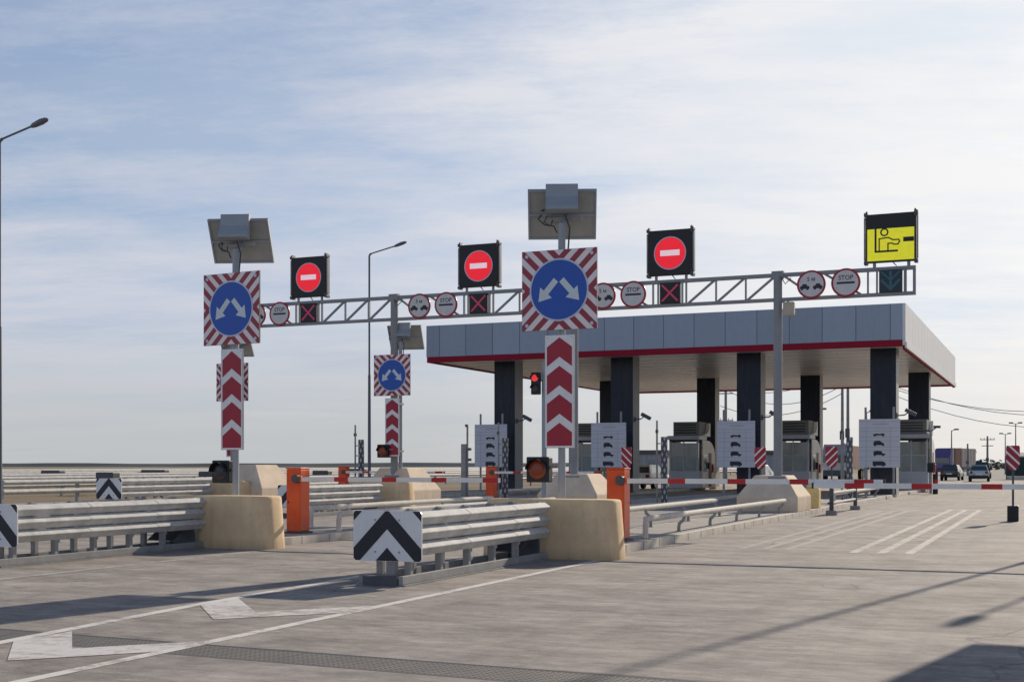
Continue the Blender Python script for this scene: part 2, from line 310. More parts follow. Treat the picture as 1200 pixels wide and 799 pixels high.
# ------------------------------------------------------------------ mesh builder
class MB:
    def __init__(self): self.v = []; self.f = []; self.mi = []; self.mats = []; self.sm = []
    def m(self, mat):
        if mat not in self.mats: self.mats.append(mat)
        return self.mats.index(mat)
    def face(self, pts, mat, smooth=False):
        i = len(self.v); self.v += [tuple(p) for p in pts]
        self.f.append(list(range(i, i+len(pts)))); self.mi.append(self.m(mat)); self.sm.append(smooth)
        return self
    def raw(self, verts, faces, mat, smooth=False):
        i = len(self.v); self.v += [tuple(p) for p in verts]
        k = self.m(mat)
        for f in faces: self.f.append([i+j for j in f]); self.mi.append(k); self.sm.append(smooth)
        return self
    def box(self, x0, x1, y0, y1, z0, z1, mat, bev=0.0, mtx=None):
        bm = bmesh.new(); bmesh.ops.create_cube(bm, size=1)
        for v in bm.verts:
            v.co = Vector((x0+(v.co.x+.5)*(x1-x0), y0+(v.co.y+.5)*(y1-y0), z0+(v.co.z+.5)*(z1-z0)))
        if bev: bmesh.ops.bevel(bm, geom=bm.edges[:], offset=bev, segments=2, affect='EDGES', profile=0.5)
        if mtx is not None: bmesh.ops.transform(bm, matrix=mtx, verts=bm.verts)
        bm.verts.ensure_lookup_table()
        bm.verts.index_update()
        vs = [v.co.copy() for v in bm.verts]; fs = [[v.index for v in f.verts] for f in bm.faces]
        bm.free(); return self.raw(vs, fs, mat)
    def tube(self, pts, r, mat, n=10, cap=True, r2=None):
        pts = [Vector(p) for p in pts]; rings = []; up0 = None
        N = len(pts)
        for i, p in enumerate(pts):
            d = (pts[min(i+1, N-1)] - pts[max(i-1, 0)]).normalized()
            if up0 is None:
                a = Vector((0,0,1)) if abs(d.z) < .9 else Vector((1,0,0))
            else: a = up0
            u = d.cross(a).normalized(); w = u.cross(d).normalized(); up0 = w
            rr = r if r2 is None else r + (r2-r)*i/(N-1)
            rings.append([p + (u*math.cos(t) + w*math.sin(t))*rr for t in [2*math.pi*k/n for k in range(n)]])
        vs = [v for rg in rings for v in rg]; fs = []
        for i in range(N-1):
            for k in range(n):
                a, b = i*n+k, i*n+(k+1) % n
                fs.append([a, a+n, b+n, b])
        self.raw(vs, fs, mat, True)
        if cap:
            self.face(list(rings[0]), mat); self.face(list(reversed(rings[-1])), mat)
        return self
    def prism(self, poly, axis, a0, a1, mat, smooth=False):
        """extrude a 2d polygon along an axis: 'x' -> poly is (y,z); 'y' -> (x,z); 'z' -> (x,y)"""
        def P(p, a): return {'x': (a, p[0], p[1]), 'y': (p[0], a, p[1]), 'z': (p[0], p[1], a)}[axis]
        n = len(poly)
        A = [P(p, a0) for p in poly]; B = [P(p, a1) for p in poly]
        self.face(A, mat); self.face(list(reversed(B)), mat)
        vs = A + B; fs = [[i, i+n, (i+1) % n + n, (i+1) % n] for i in range(n)]
        return self.raw(vs, fs, mat, smooth)
    def loft(self, rings, mat, smooth=False, cap=True):
        n = len(rings[0]); vs = [p for r in rings for p in r]; fs = []
        for i in range(len(rings)-1):
            for k in range(n):
                a, b = i*n+k, i*n+(k+1) % n; fs.append([a, b, b+n, a+n])
        self.raw(vs, fs, mat, smooth)
        if cap: self.face(list(reversed(rings[0])), mat); self.face(list(rings[-1]), mat)
        return self
    # flat artwork in the xz plane, facing -y, at depth y
    def flat(self, poly, y, mat): return self.face([(p[0], y, p[1]) for p in poly], mat)
    def disc(self, cx, cz, r, y, mat, n=48, rin=None):
        P = [(cx+r*math.cos(2*math.pi*k/n), cz+r*math.sin(2*math.pi*k/n)) for k in range(n)]
        if rin is None: return self.flat(P, y, mat)
        Q = [(cx+rin*math.cos(2*math.pi*k/n), cz+rin*math.sin(2*math.pi*k/n)) for k in range(n)]
        for k in range(n):
            j = (k+1) % n; self.flat([P[k], P[j], Q[j], Q[k]], y, mat)
        return self
    def cyl_y(self, cx, cz, r, y0, y1, mat, n=40):
        return self.prism([(cx+r*math.cos(2*math.pi*k/n), cz+r*math.sin(2*math.pi*k/n)) for k in range(n)], 'y', y0, y1, mat)
    def stroke(self, pts, w, y, mat):
        for (a, b) in zip(pts[:-1], pts[1:]):
            d = Vector((b[0]-a[0], b[1]-a[1])); L = d.length
            if L < 1e-6: continue
            d /= L; n = Vector((-d.y, d.x))*w/2; e = d*w*0.35
            A = Vector(a)-e; B = Vector(b)+e
            self.flat([A+n, A-n, B-n, B+n], y, mat); y -= 0.0006
        return self
    def build(self, name, parent=None, loc=None, flipfix=True):
        me = bpy.data.meshes.new(name); me.from_pydata(self.v, [], self.f)
        for m in self.mats: me.materials.append(m)
        me.polygons.foreach_set('material_index', self.mi); me.polygons.foreach_set('use_smooth', self.sm)
        me.update()
        bm = bmesh.new(); bm.from_mesh(me)
        bmesh.ops.remove_doubles(bm, verts=bm.verts, dist=1e-5)
        if flipfix: bmesh.ops.recalc_face_normals(bm, faces=bm.faces)
        bm.to_mesh(me); bm.free()
        if any(self.sm):
            try: me.set_sharp_from_angle(angle=R(40))
            except Exception: pass
        o = bpy.data.objects.new(name, me); COL.objects.link(o)
        if parent: o.parent = parent
        if loc: o.location = loc
        return o

def tag(o, label=None, cat=None, group=None, kind=None):
    if label: o['label'] = label
    if cat: o['category'] = cat
    if group: o['group'] = group
    if kind: o['kind'] = kind
    return o
def empty(name, loc, label, cat, group=None, rz=0):
    o = bpy.data.objects.new(name, None); COL.objects.link(o); o.location = loc; o.rotation_euler = (0, 0, rz)
    o.empty_display_size = 0.2
    return tag(o, label, cat, group)
def copy_tree(o, parent=None):
    c = o.copy(); COL.objects.link(c)
    if parent: c.parent = parent
    for ch in [x for x in bpy.data.objects if x.parent == o]: copy_tree(ch, c)
    return c
def clone(o, loc, label, rz=None):
    c = copy_tree(o); c.location = loc; c['label'] = label
    if rz is not None: c.rotation_euler = (0, 0, rz)
    return c
def clip(poly, nx, ny, c):
    """keep the side where nx*x+ny*y <= c"""
    out = []
    for i in range(len(poly)):
        a, b = poly[i], poly[(i+1) % len(poly)]
        da, db = nx*a[0]+ny*a[1]-c, nx*b[0]+ny*b[1]-c
        if da <= 0: out.append(a)
        if da*db < 0:
            t = da/(da-db); out.append((a[0]+(b[0]-a[0])*t, a[1]+(b[1]-a[1])*t))
    return out
def cliprect(poly, x0, x1, y0, y1):
    for n in ((1, 0, x1), (-1, 0, -x0), (0, 1, y1), (0, -1, -y0)):
        poly = clip(poly, *n)
        if len(poly) < 3: return None
    return poly
def text_part(body, size, name, parent, x, y, z, mat, sx=1.0):
    cu = bpy.data.curves.new(name, 'FONT'); cu.body = body; cu.size = size; cu.align_x = 'CENTER'; cu.align_y = 'CENTER'
    cu.offset = size*0.012; cu.resolution_u = 3
    t = bpy.data.objects.new(name, cu); COL.objects.link(t)
    bpy.context.view_layer.update()
    me = bpy.data.meshes.new_from_object(t.evaluated_get(bpy.context.evaluated_depsgraph_get()))
    bpy.data.objects.remove(t)
    me.transform(Matrix.Translation((x, y, z)) @ Matrix.Rotation(R(90), 4, 'X') @ Matrix.Diagonal((sx, 1, 1, 1)))
    me.materials.clear(); me.materials.append(mat)
    o = bpy.data.objects.new(name, me); COL.objects.link(o); o.parent = parent
    return o

# ------------------------------------------------------------------ the setting
tag(MB().face([(-2600, -300, -.06), (2600, -300, -.06), (2600, 3200, -.06), (-2600, 3200, -.06)], MT['dirt']).build('ground', flipfix=False), kind='structure')
road = tag(MB().face([(-31.5, -30, 0), (70, -30, 0), (70, 130, 0), (-31.5, 130, 0)], MT['apron']).build('road', flipfix=False), kind='structure')
tag(MB().face([(-34, 130, -.004), (18, 130, -.004), (40, 900, -.004), (-20, 900, -.004)], MT['asphalt']).build('far_road', flipfix=False), kind='structure')
# far, barely raised embankment closing the plain on the left
eb = MB(); xs = [-900 + 40*i for i in range(46)]
prof = []
for i, x in enumerate(xs):
    h = 2.7 + 0.25*math.sin(i*1.7) + 0.2*math.sin(i*.61)
    prof.append((x, h))
for (a, b) in zip(prof[:-1], prof[1:]):
    eb.face([(a[0], 780, -.1), (b[0], 780, -.1), (b[0], 790, b[1]), (a[0], 790, a[1])], MT['ridge'])
    eb.face([(a[0], 790, a[1]), (b[0], 790, b[1]), (b[0], 800, -.1), (a[0], 800, -.1)], MT['ridge'])
tag(eb.build('embankment'), kind='structure')

ISL = {'B': -7.55, 'A': -14.0, 'C': -20.2, 'D': -26.5}
def island(name, xc, y0, y1, hw=0.85):
    b = MB(); r = hw
    front = [(xc+hw*math.cos(t), y0+hw+hw*math.sin(t)) for t in [math.pi+math.pi*k/12 for k in range(13)]]
    outer = [(xc+hw, y1), (xc-hw, y1)]
    poly = front + outer
    cx, cy = xc, (y0+y1)/2
    b.prism(poly, 'z', -.02, .145, MT['kerb'])
    inn = [(xc+(p[0]-xc)*0.80, p[1]+(0.17 if p[1] < y0+1.2 else -0.17)) for p in poly]
    b.face([(p[0], p[1], .149) for p in inn], MT['pave'])
    # kerb stone joints
    o = b.build(name); tag(o, kind='structure')
    j = MB(); y = y0+1.2
    while y < min(y1, y0+26):
        for s in (-1, 1):
            xx = xc+s*hw
            j.box(min(xx, xx+s*.003), max(xx, xx+s*.003), y, y+.012, .0, .146, MT['roofdark'])
        y += 1.0
    tag(j.build('kerb_joint', parent=o), kind='structure')
    return o
island('island_pavement', ISL['B'], 19.45, 82)
island('island_pavement', ISL['A'], 19.45, 82)
island('island_pavement', ISL['C'], 36.1, 82)
island('island_pavement', ISL['D'], 30.2, 82)
island('island_pavement', 1.7, 19.2, 60)

def mark(name, poly, mat, z=.003):
    o = MB().face([(p[0], p[1], z) for p in poly], mat).build(name, parent=road, flipfix=False)
    if o.data.polygons[0].normal.z < 0: o.data.flip_normals()
    return o
def strip(x, y0, y1, w, mat): return mark('lane_line', [(x-w/2, y0), (x+w/2, y0), (x+w/2, y1), (x-w/2, y1)], mat)
strip(-6.58, -2, 19.4, .13, MT['line'])
LL = [(-7.6, 1), (-8.0, 6.4), (-8.2, 8.3), (-8.47, 11.4), (-8.6, 15), (-8.65, 18.8)]
mark('lane_line', [(p[0]-.07, p[1]) for p in LL] + [(p[0]+.07, p[1]) for p in reversed(LL)], MT['line'])
strip(-12.72, 6, 19.4, .12, MT['oldline'])
strip(-15.3, 6, 18.8, .12, MT['oldline'])
for x in (-2.25, -2.70, -3.15): strip(x, 22.2, 44.8, .15, MT['oldline'])
for x in (-4.35, -4.75, -5.15): strip(x, 22.5, 43, .14, MT['ghost'])
for x in (-8.55, -12.9): strip(x, 24, 44, .12, MT['ghost'])
for y, zz in ((7.43, .0042), (10.2, .0042), (4.5, .0042)):
    for sd in (1, -1):
        xa = -7.37 if y < 10 else -7.5; xe = (-6.64 if sd > 0 else (-8.14 if y < 10 else -8.42)); dy = abs(xe-xa)*1.10
        P = [(xa, y), (xe, y+dy), (xe, y+dy+.70), (xa, y+.70)]
        mark('hatch_marking', P if sd > 0 else P[::-1], MT['hatch'], zz)
g = empty('drain_grate', (-5, 8.42, 0), 'long cast iron drain grate set across the concrete in the foreground', 'drain', None, R(-2.3))
gb = MB()
for i in range(38):
    x = -14+i*0.75
    gb.box(x+.004, x+.746, -.25, .25, -.03, .0012, MT['grate'])
gb.build('grating', g)
fb = MB()
fb.box(-14, 14.6, -.272, -.253, -.03, .001, MT['dark_steel']); fb.box(-14, 14.6, .253, .295, -.03, .001, MT['black'])
fb.build('frame', g)

# ------------------------------------------------------------------ chevron artwork
def chev_poly(hw, zt, h, slope):
    """left and right halves of a ^ band, outer apex at zt, vertical thickness h"""
    return [[(0, zt), (hw, zt-hw*slope), (hw, zt-hw*slope-h), (0, zt-h)], [(0, zt), (0, zt-h), (-hw, zt-hw*slope-h), (-hw, zt-hw*slope)]]

def chevron_board(parent, w=.97, h=.63):
    b = MB(); c = .05; hw, hh = w/2, h/2
    poly = []
    for (sx, sz, a0) in ((1, 1, 0), (-1, 1, 90), (-1, -1, 180), (1, -1, 270)):
        for k in range(5):
            t = R(a0+22.5*k); poly.append((sx*(hw-c)+c*math.cos(t), sz*(hh-c)+c*math.sin(t)))
    b.prism(poly, 'y', 0, .02, MT['white_refl'])
    for zt, th in ((hh+.02, .25), (hh+.52, .16), (-hh+.17, .4)):
        for q in chev_poly(hw*1.2, zt, th, 1.02):
            q = cliprect(q, -hw+.004, hw-.004, -hh+.004, hh-.004)
            if q:
                for (nx, nz) in ((1, 1), (-1, 1), (1, -1), (-1, -1)):
                    q = clip(q, nx, nz, hw+hh-.036)
                    if len(q) < 3: break
                if len(q) >= 3: b.flat(q, -.003, MT['black_paint'])
    for sx in (-1, 1):
        for z in (.2, -.2): b.cyl_y(sx*.17, z, .012, -.008, 0, MT['galv_dull'], 8)
    return b.build('chevron_board', parent)

# ------------------------------------------------------------------ guardrail in front of each island (y=0 is the board end)
def make_nose_rail(L, loc, label):
    root = empty('guardrail', loc, label, 'guardrail', 'triple beam guardrails ahead of the islands')
    for s in (-1, 1):
        for k in range(3):
            z = .335+k*.193
            b = MB()
            pr = [(.0, .186), (.014, .183), (.106, .120), (.107, .110), (.090, .092), (.026, .016), (.0, .010)]
            A = []
            n = 12
            for i in range(n+1):
                y = .05+(L-.05)*i/n
                fl = 0.0
                A.append([(s*(.26+p[0]+fl), y, z+p[1]) for p in pr])
            b.loft(A, MT['galv'], False)
            for y0 in (1.62, 3.26):    # lap joints
                if y0 < L: b.loft([[(s*(.2625+p[0]*1.03), yy, z+p[1]*1.01) for p in pr] for yy in (y0, y0+.3)], MT['galv'], False)
            # splice bolts
            for y in (1.1, 2.1, 3.1, 4.1):
                if y < L: b.box(s*.30-.016, s*.30+.016, y-.011, y+.011, z+.128, z+.150, MT['galv_dull'])
                if y < L: b.box(s*.302-.006, s*.302+.006, y+.4-.02, y+.4+.02, z+.02, z+.05, MT['galv'])
            b.build('beam', root)
    y = .12
    while y < L-.1:
        for s in (-1, 1):
            b = MB()
            b.box(s*.2-.045, s*.2+.045, y-.035, y+.035, .0, .9, MT['galv_dull'])
            b.box(s*.24-.02, s*.24+.02, y-.05, y+.05, .30, .92, MT['galv_dull'])
            b.build('post', root)
        y += (L-.3)/5
    for s in (-1, 1):
        b = MB()
        b.box(s*.28-.03, s*.28+.03, -.25, L, .021, .125, MT['galv_dull'], .006)
        b.box(s*.28-.07, s*.28+.07, -.25, L, .002, .02, MT['galv_dull'])
        b.build('base_rail', root)
    b = MB(); b.prism([(L-.95, .18), (L-.75, .18), (L-.45, .36), (L-.65, .36)], 'x', -.21, .21, MT['black_paint']); b.build('brace', root)
    b = MB(); b.box(-.26, .26, L-.25, L-.2, .03, .5, MT['dark_steel']); b.build('end_plate', root)
    b = MB(); b.box(-.06, .06, .0, .10, .0, .6, MT['galv_dull']); b.box(-.24, .24, -.26, -.1, .003, .12, MT['dark_steel']); b.build('front_post', root)
    cb = chevron_board(root); cb.location = (0, -.08, .61)
    return root
r0 = make_nose_rail(4.6, (-7.68, 14.1, 0), 'triple beam guardrail with chevron end board in the centre foreground')
clone(r0, (-14.4, 14.3, 0), 'triple beam guardrail with chevron board at the left edge of the photo')
clone(r0, (-19.95, 30.9, 0), 'triple beam guardrail whose board shows just left of the left orange barrier')
clone(r0, (-26.6, 31.0, .16), 'far left triple beam guardrail with a small chevron board, behind the nearer one')
clone(r0, (1.65, 14.2, 0), 'triple beam guardrail on the right island outside the frame')

# ------------------------------------------------------------------ concrete nose blocks and plinths
def rrect(hx, hy, r, n=6, ty=0.0):
    P = []
    for (sx, sy, a0) in ((1, 1, 0), (-1, 1, 90), (-1, -1, 180), (1, -1, 270)):
        for k in range(n+1):
            t = R(a0+90*k/n); P.append((sx*(hx-r)+r*math.cos(t), sy*(hy-r)+r*math.sin(t)))
    return P
def nose_block(loc, hx, hy, h, label):
    b = MB(); rings = []
    for (z, sc) in ((0, 1.0), (h*.45, .975), (h-.05, .945), (h-.015, .935), (h, .915)):
        rings.append([(p[0]*sc, p[1]*(sc), z) for p in rrect(hx, hy, min(.28, hy*.9))])
    b.loft(rings, MT['yellow_conc'], True)
    o = b.build('concrete_block', loc=loc)
    return tag(o, label, 'concrete block', 'ochre concrete nose blocks')
nose_block((-7.48, 19.25, 0), 1.18, .38, .945, 'ochre concrete block under the right blue arrow sign, behind the front guardrail')
nose_block((-13.93, 19.25, 0), 1.2, .38, .94, 'ochre concrete block beside the left orange barrier, ahead of the left arrow sign')
nose_block((-20.1, 36.3, 0), 1.15, .38, .96, 'ochre concrete block below the small middle arrow sign')
nose_block((-26.4, 36.3, 0), 1.15, .38, .96, 'ochre concrete block farthest left, half hidden behind the left sign')
def plinth(loc, hx, hy, h, label):
    b = MB()
    R0 = [(hx*sx, hy*sy, 0) for sx, sy in ((-1, -1), (1, -1), (1, 1), (-1, 1))]
    R1 = [(hx*sx, hy*sy, h*.42) for sx, sy in ((-1, -1), (1, -1), (1, 1), (-1, 1))]
    R2 = [(hx*.52*sx, hy*.6*sy, h) for sx, sy in ((-1, -1), (1, -1), (1, 1), (-1, 1))]
    b.loft([R0, R1, R2], MT['beige_conc'])
    o = b.build('concrete_plinth', loc=loc)
    bv = o.modifiers.new('soft_edges', 'BEVEL'); bv.width = .03; bv.segments = 2
    return tag(o, label, 'concrete plinth', 'beige concrete plinths under the gantry')
GY = 37.6
plinth((-7.6, GY, .14), .88, 1.1, 1.05, 'beige concrete plinth under the rightmost gantry column')
plinth((-13.75, GY, .14), .98, 1.1, 1.08, 'beige concrete plinth left of the right orange barrier')
plinth((-20.1, GY+.1, .14), .98, 1.0, 1.26, 'beige concrete plinth below the small middle arrow sign')
plinth((-26.0, GY, .14), 1.15, 1.1, 1.36, 'beige concrete plinth right behind the left arrow sign')
b = MB(); b.box(-.22, .22, -.22, .22, 0, .64, MT['yellow_end'], .035); b.box(-.17, .17, -.17, .17, .64, .72, MT['yellow_end'], .03)
tag(b.build('end_block', loc=(-6.95, 40.3, .14)), 'small yellow concrete end block at the end of the white pipe rail', 'concrete block')

# ------------------------------------------------------------------ island signs
def arrow_board(parent, y):
    S = 1.34; h = S/2
    b = MB(); b.box(-h, h, 0, .03, -h, h, MT['galv_dull'])
    b.flat([(-h+.004, -h+.004), (h-.004, -h+.004), (h-.004, h-.004), (-h+.004, h-.004)], -.003, MT['stripes'])
    for sx in (-1, 1):
        for sz in (-1, 1): b.cyl_y(sx*(h-.09), sz*(h-.09), .03, -.012, -.002, MT['ring'], 10)
    o = b.build('striped_board', parent); o.location = (0, y, 4.42)
    d = MB(); d.cyl_y(0, 0, .525, -.010, -.004, MT['ring']); d.disc(0, 0, .497, -.013, MT['blue'])
    d.build('blue_disc', o)
    a = MB()
    for s in (-1, 1):
        dv = Vector((s*.66, -.75)).normalized(); n = Vector((-dv.y, dv.x)); p0 = Vector((s*.05, .165)); p1 = p0+dv*.27; tip = p0+dv*.475
        a.flat([p0+n*.052, p0-n*.052, p1-n*.052, p1+n*.052], -.016, MT['silver_arrow'])
        a.flat([p1+n*.14, p1-n*.14, tip], -.0165, MT['silver_arrow'])
    a.build('arrows', o)
    return o
def chevron_panel(parent, y):
    hw, z0, z1 = .262, 1.78, 3.67
    b = MB(); b.box(-hw, hw, 0, .03, z0, z1, MT['galv_dull'])
    e = .004; b.flat([(-hw+e, z0+e), (hw-e, z0+e), (hw-e, z1-e), (-hw+e, z1-e)], -.003, MT['white_refl'])
    m = .038
    for k in range(5):
        zt = z0+m+.385+k*.475
        for q in chev_poly(hw-m, zt, .325 if k else .8, .72):
            q = cliprect(q, -hw+m, hw-m, z0+m, z1-m)
            if q: b.flat(q, -.006, MT['red_refl'])
    o = b.build('chevron_panel', parent); o.location = (0, y, 0)
    return o
def flasher(parent, loc, lit):
    b = MB(); b.box(-.205, .205, 0, .2, -.215, .215, MT['black'], .02)
    for k in range(9):      # visor
        t0, t1 = R(20*k), R(20*(k+1))
        b.face([(.175*math.cos(t0), 0, .175*math.sin(t0)), (.175*math.cos(t1), 0, .175*math.sin(t1)), (.18*math.cos(t1), -.12, .18*math.sin(t1)), (.18*math.cos(t0), -.12, .18*math.sin(t0))], MT['black'])
    o = b.build('flasher', parent); o.location = loc
    l = MB(); rings = []
    for (r, y) in ((.16, -.004), (.14, -.03), (.085, -.05), (.02, -.056)):
        rings.append([(r*math.cos(2*math.pi*k/28), y, r*math.sin(2*math.pi*k/28)) for k in range(28)])
    l.loft(rings, MT['amber' if lit else 'amber_off'], True)
    l.build('lens', o)
    s = MB(); s.tube([(.2, .1, .05), (.33, .12, .05)], .025, MT['galv_dull'], 8); s.build('bracket', o)
    return o
def make_sign(loc, label, lit, fy=0.0, py=0.0, flash=(-.42, -.06, 1.42), yaw=12, turn=0):
    root = empty('arrow_sign', loc, label, 'road sign', 'blue arrow signs on the island noses')
    b = MB(); b.tube([(0, 0, 0.0), (0, 0, 5.55)], .062, MT['box_grey'], 14); b.box(-.14, .14, -.14, .14, 0, .04, MT['galv_dull']); b.build('pole', root)
    arrow_board(root, -.13-fy); chevron_panel(root, -.11-fy)
    c = MB()
    for z in (1.95, 3.5, 3.95, 4.9): c.box(-.09, .09, -.10-fy, .07, z-.03, z+.03, MT['galv_dull'])
    c.build('clamps', root)
    # solar panel: glass side to the sun, back to the camera
    p = MB(); hx, hz = .58, .44
    p.box(-hx, hx, -.02, .02, -hz, hz, MT['panel_back'])
    for (x0, x1, z0, z1) in ((-hx, hx, hz-.03, hz), (-hx, hx, -hz, -hz+.03), (-hx, -hx+.03, -hz+.03, hz-.03), (hx-.03, hx, -hz+.03, hz-.03), (-hx+.03, hx-.03, -.02, .02)):
        p.box(x0, x1, -.045, -.021, z0, z1, MT['box_grey'])
    p.flat([(-hx+.02, -hz+.02), (hx-.02, -hz+.02), (hx-.02, hz-.02), (-hx+.02, hz-.02)], .0225, MT['panel_front'])
    po = p.build('solar_panel', root); po.location = (-.10, .28+py, 5.76); po.rotation_euler = (R(32), 0, R(yaw))
    # control box with a sloped hood
    k = MB()
    k.prism([(-.26, 5.74), (.0, 5.72), (.06, 6.2), (-.06, 6.2), (-.10, 5.98), (-.24, 5.80)], 'x', -.27, .27, MT['box_grey'])
    ko = k.build('control_box', root)
    ko.location = (0, .0+py*.5, 0); ko.rotation_euler = (0, 0, R(yaw))
    w = MB()
    w.tube([(-.40, .2, 5.80), (-.44, .02, 5.66), (-.30, -.03, 5.54), (-.12, -.06, 5.50), (-.06, -.07, 5.38)], .012, MT['wire'], 6)
    w.tube([(.08, -.06, 5.68), (.16, -.05, 5.45), (.14, -.07, 5.1)], .014, MT['wire'], 6)
    w.tube([(-.22, -.1, 5.68), (-.3, -.06, 5.58), (-.2, .0, 5.52), (-.14, -.07, 5.60)], .012, MT['wire'], 6)
    w.box(-.46, -.36, .1, .24, 5.80, 5.90, MT['black'])
    w.build('cable', root)
    flasher(root, flash, lit)
    root.rotation_euler = (0, 0, R(turn))
    m = MB(); m.tube([(0, 0, 5.5), (0, .16, 5.6), (0, .22+py, 5.72)], .05, MT['box_grey'], 10); m.box(-.3, .3, .14+py*.5, .2+py*.5, 5.62, 5.68, MT['galv_dull']); m.build('bracket', root)
    return root
sB = make_sign((-7.6, 19.95, 0), 'large blue two arrow sign with lit amber flasher, nearest and right of centre', True, yaw=21)
make_sign((-14.16, 19.95, 0), 'blue two arrow sign at left with an unlit flasher and a tilted solar panel', False, flash=(-.33, -.06, 1.37), turn=-5, yaw=24)
make_sign((1.68, 19.5, 0), 'blue two arrow sign on the right island outside the frame', False)
make_sign((-19.85, 37.15, 0), 'small blue two arrow sign below the gantry, in front of its left column', True, .46, .3, flash=(-.30, -.68, 1.95))
make_sign((-26.75, 37.6, 0), 'striped arrow sign mostly hidden behind the left arrow sign', False, .0)

# ------------------------------------------------------------------ barriers
def make_barrier(loc, L, label, flip=False):
    root = empty('boom_barrier', loc, label, 'boom barrier', 'orange boom barriers')
    s = -1 if flip else 1
    b = MB()
    b.box(-.165, .165, -.17, .17, .04, 1.27, MT['orange'], .018)
    b.box(-.22, .22, -.19, .19, 0, .04, MT['dark_steel'])
    b.build('cabinet', root)
    c = MB(); c.box(-.175, .175, -.18, .18, 1.272, 1.30, MT['orange'], .01); c.build('lid', root)
    d = MB(); d.box(-.15, .15, -.178, -.1705, .18, 1.0, MT['orange'], .002); d.cyl_y(s*-.11, .62, .018, -.19, -.178, MT['dark_steel'], 10); d.build('door', root)
    h = MB(); h.cyl_y(s*.12, 1.08, .085, -.30, -.171, MT['dark_steel'], 20); h.box(s*.12-.12, s*.12+.12, -.27, -.22, 1.02, 1.14, MT['orange'], .01)
    h.build('hub', root)
    a = MB(); x = .25; k = 0
    segs = []
    while x < L:
        w = .74 if k % 2 == 0 else .31
        segs.append((x, min(L, x+w), k % 2)); x += w; k += 1
    for (x0, x1, kk) in segs:
        xa, xb = sorted((s*x0, s*x1))
        a.box(xa, xb, -.275, -.225, 1.03, 1.115, MT['boom_red' if kk else 'boom_white'])
    xa, xb = sorted((s*L, s*(L+.03))); a.box(xa, xb, -.278, -.222, 1.025, 1.12, MT['black'])
    a.build('boom', root)
    return root
make_barrier((-7.15, 21.6, .145), 4.6, 'tall orange boom barrier beside the right ochre block, its boom running right')
make_barrier((-13.78, 21.5, .145), 4.5, 'orange boom barrier beside the left ochre block, its boom running right')
make_barrier((-19.3, 43.3, .145), 4.5, 'distant orange boom barrier in front of the leftmost tariff board')
make_barrier((-25.7, 43.4, .145), 4.5, 'farthest left orange boom barrier, only its top showing above the rails')
make_barrier((1.3, 21.52, .085), 4.95, 'red and white boom reaching in from the right edge of the photo', True)

# ------------------------------------------------------------------ pipe handrails
def make_pipe_rail(L, loc, label, h=.36, r=.058, side=1, posts=None):
    root = empty('pipe_rail', loc, label, 'pipe rail', 'low white pipe rails along the islands')
    b = MB(); b.tube([(0, 0, h), (0, L*.5, h), (0, L, h)], r, MT['white_pipe'], 12); b.build('pipe', root)
    n = posts or max(2, int(L/2.6)+1)
    for i in range(n):
        y = .12+(L-.24)*i/(n-1)
        p = MB(); p.tube([(0, y, h-.01), (-side*.03, y, h-.12), (-side*.12, y, h-.2), (-side*.13, y, h-.27), (-side*.13, y, 0)] if i else
                         [(0, y-.1, h), (0, y-.14, h-.05), (0, y-.16, h-.14), (0, y-.16, 0)], .036 if i else .055, MT['galv_dull' if i else 'white_pipe'], 8)
        p.box(-side*.13-.06 if i else -.07, -side*.13+.06 if i else .07, y-.06 if i else y-.22, y+.06 if i else y-.1, 0, .012, MT['galv_dull'])
        p.build('post', root)
    return root
def rail_at(L, x, y, label, side=1, h=.36): return make_pipe_rail(L, (x, y, .148), label, h, side=side)
rail_at(13.0, -6.88, 22.4, 'low white pipe rail on the kerb right of the right orange barrier')
rail_at(9.5, -8.2, 23.4, 'low white pipe rail behind the kerb rail, right of the right orange barrier', -1, .42)
rail_at(12.0, -13.3, 22.3, 'low white pipe rail from the left orange barrier behind the chevron board')
rail_at(9.5, -14.65, 23.4, 'low white pipe rail farther back beyond the left orange barrier', -1, .42)
rail_at(12.0, -6.9, 44.2, 'low white pipe rail beyond the yellow end block, below the right tariff board')
rail_at(12.0, -19.5, 44.6, 'low white pipe rail on the island below the leftmost tariff board')
pr = empty('portable_rail', (-6.1, 38.6, 0), 'low dark footed white rail standing on the lane by the yellow end block', 'portable rail')
for y in (0, 4.9):
    p = MB(); p.box(-.06, .06, y-.05, y+.05, .02, .8, MT['dark_steel'], .01); p.box(-.16, .16, y-.09, y+.09, 0, .14, MT['galv_dull'], .01)
    p.build('post', pr)
p = MB(); p.tube([(0, 0, .66), (0, 4.9, .66)], .05, MT['white_pipe']); p.tube([(0, 0, .36), (0, 4.9, .36)], .04, MT['white_pipe']); p.build('pipe', pr)

# ------------------------------------------------------------------ gantry
COLS = (-26.4, -20.05, -13.72, -7.4)
gan = empty('gantry', (-15, 37.1, 0), 'grey steel lane sign gantry spanning the toll lanes on slim columns', 'gantry')
def gx(x): return x+15
ZB, ZT = 6.25, 7.07
for i, x in enumerate(COLS):
    b = MB(); b.tube([(gx(x), 0, .9), (gx(x), 0, ZT+.03)], .125, MT['gantry'], 18)
    b.box(gx(x)-.24, gx(x)+.24, -.24, .24, 1.1, 1.16, MT['gantry']); b.box(gx(x)-.17, gx(x)+.17, -.09, .09, ZT-.16, ZT+.06, MT['gantry'])
    b.build('column', gan)
X0, X1 = -27.2, -3.55
for z, h in ((ZB+.05, .05), (ZT-.055, .055)):
    b = MB(); b.box(gx(X0), gx(X1), -.06, .06, z-h, z+h, MT['gantry'], .008); b.build('chord', gan)
LANES = (-23.3, -16.95, -10.62, -4.22)
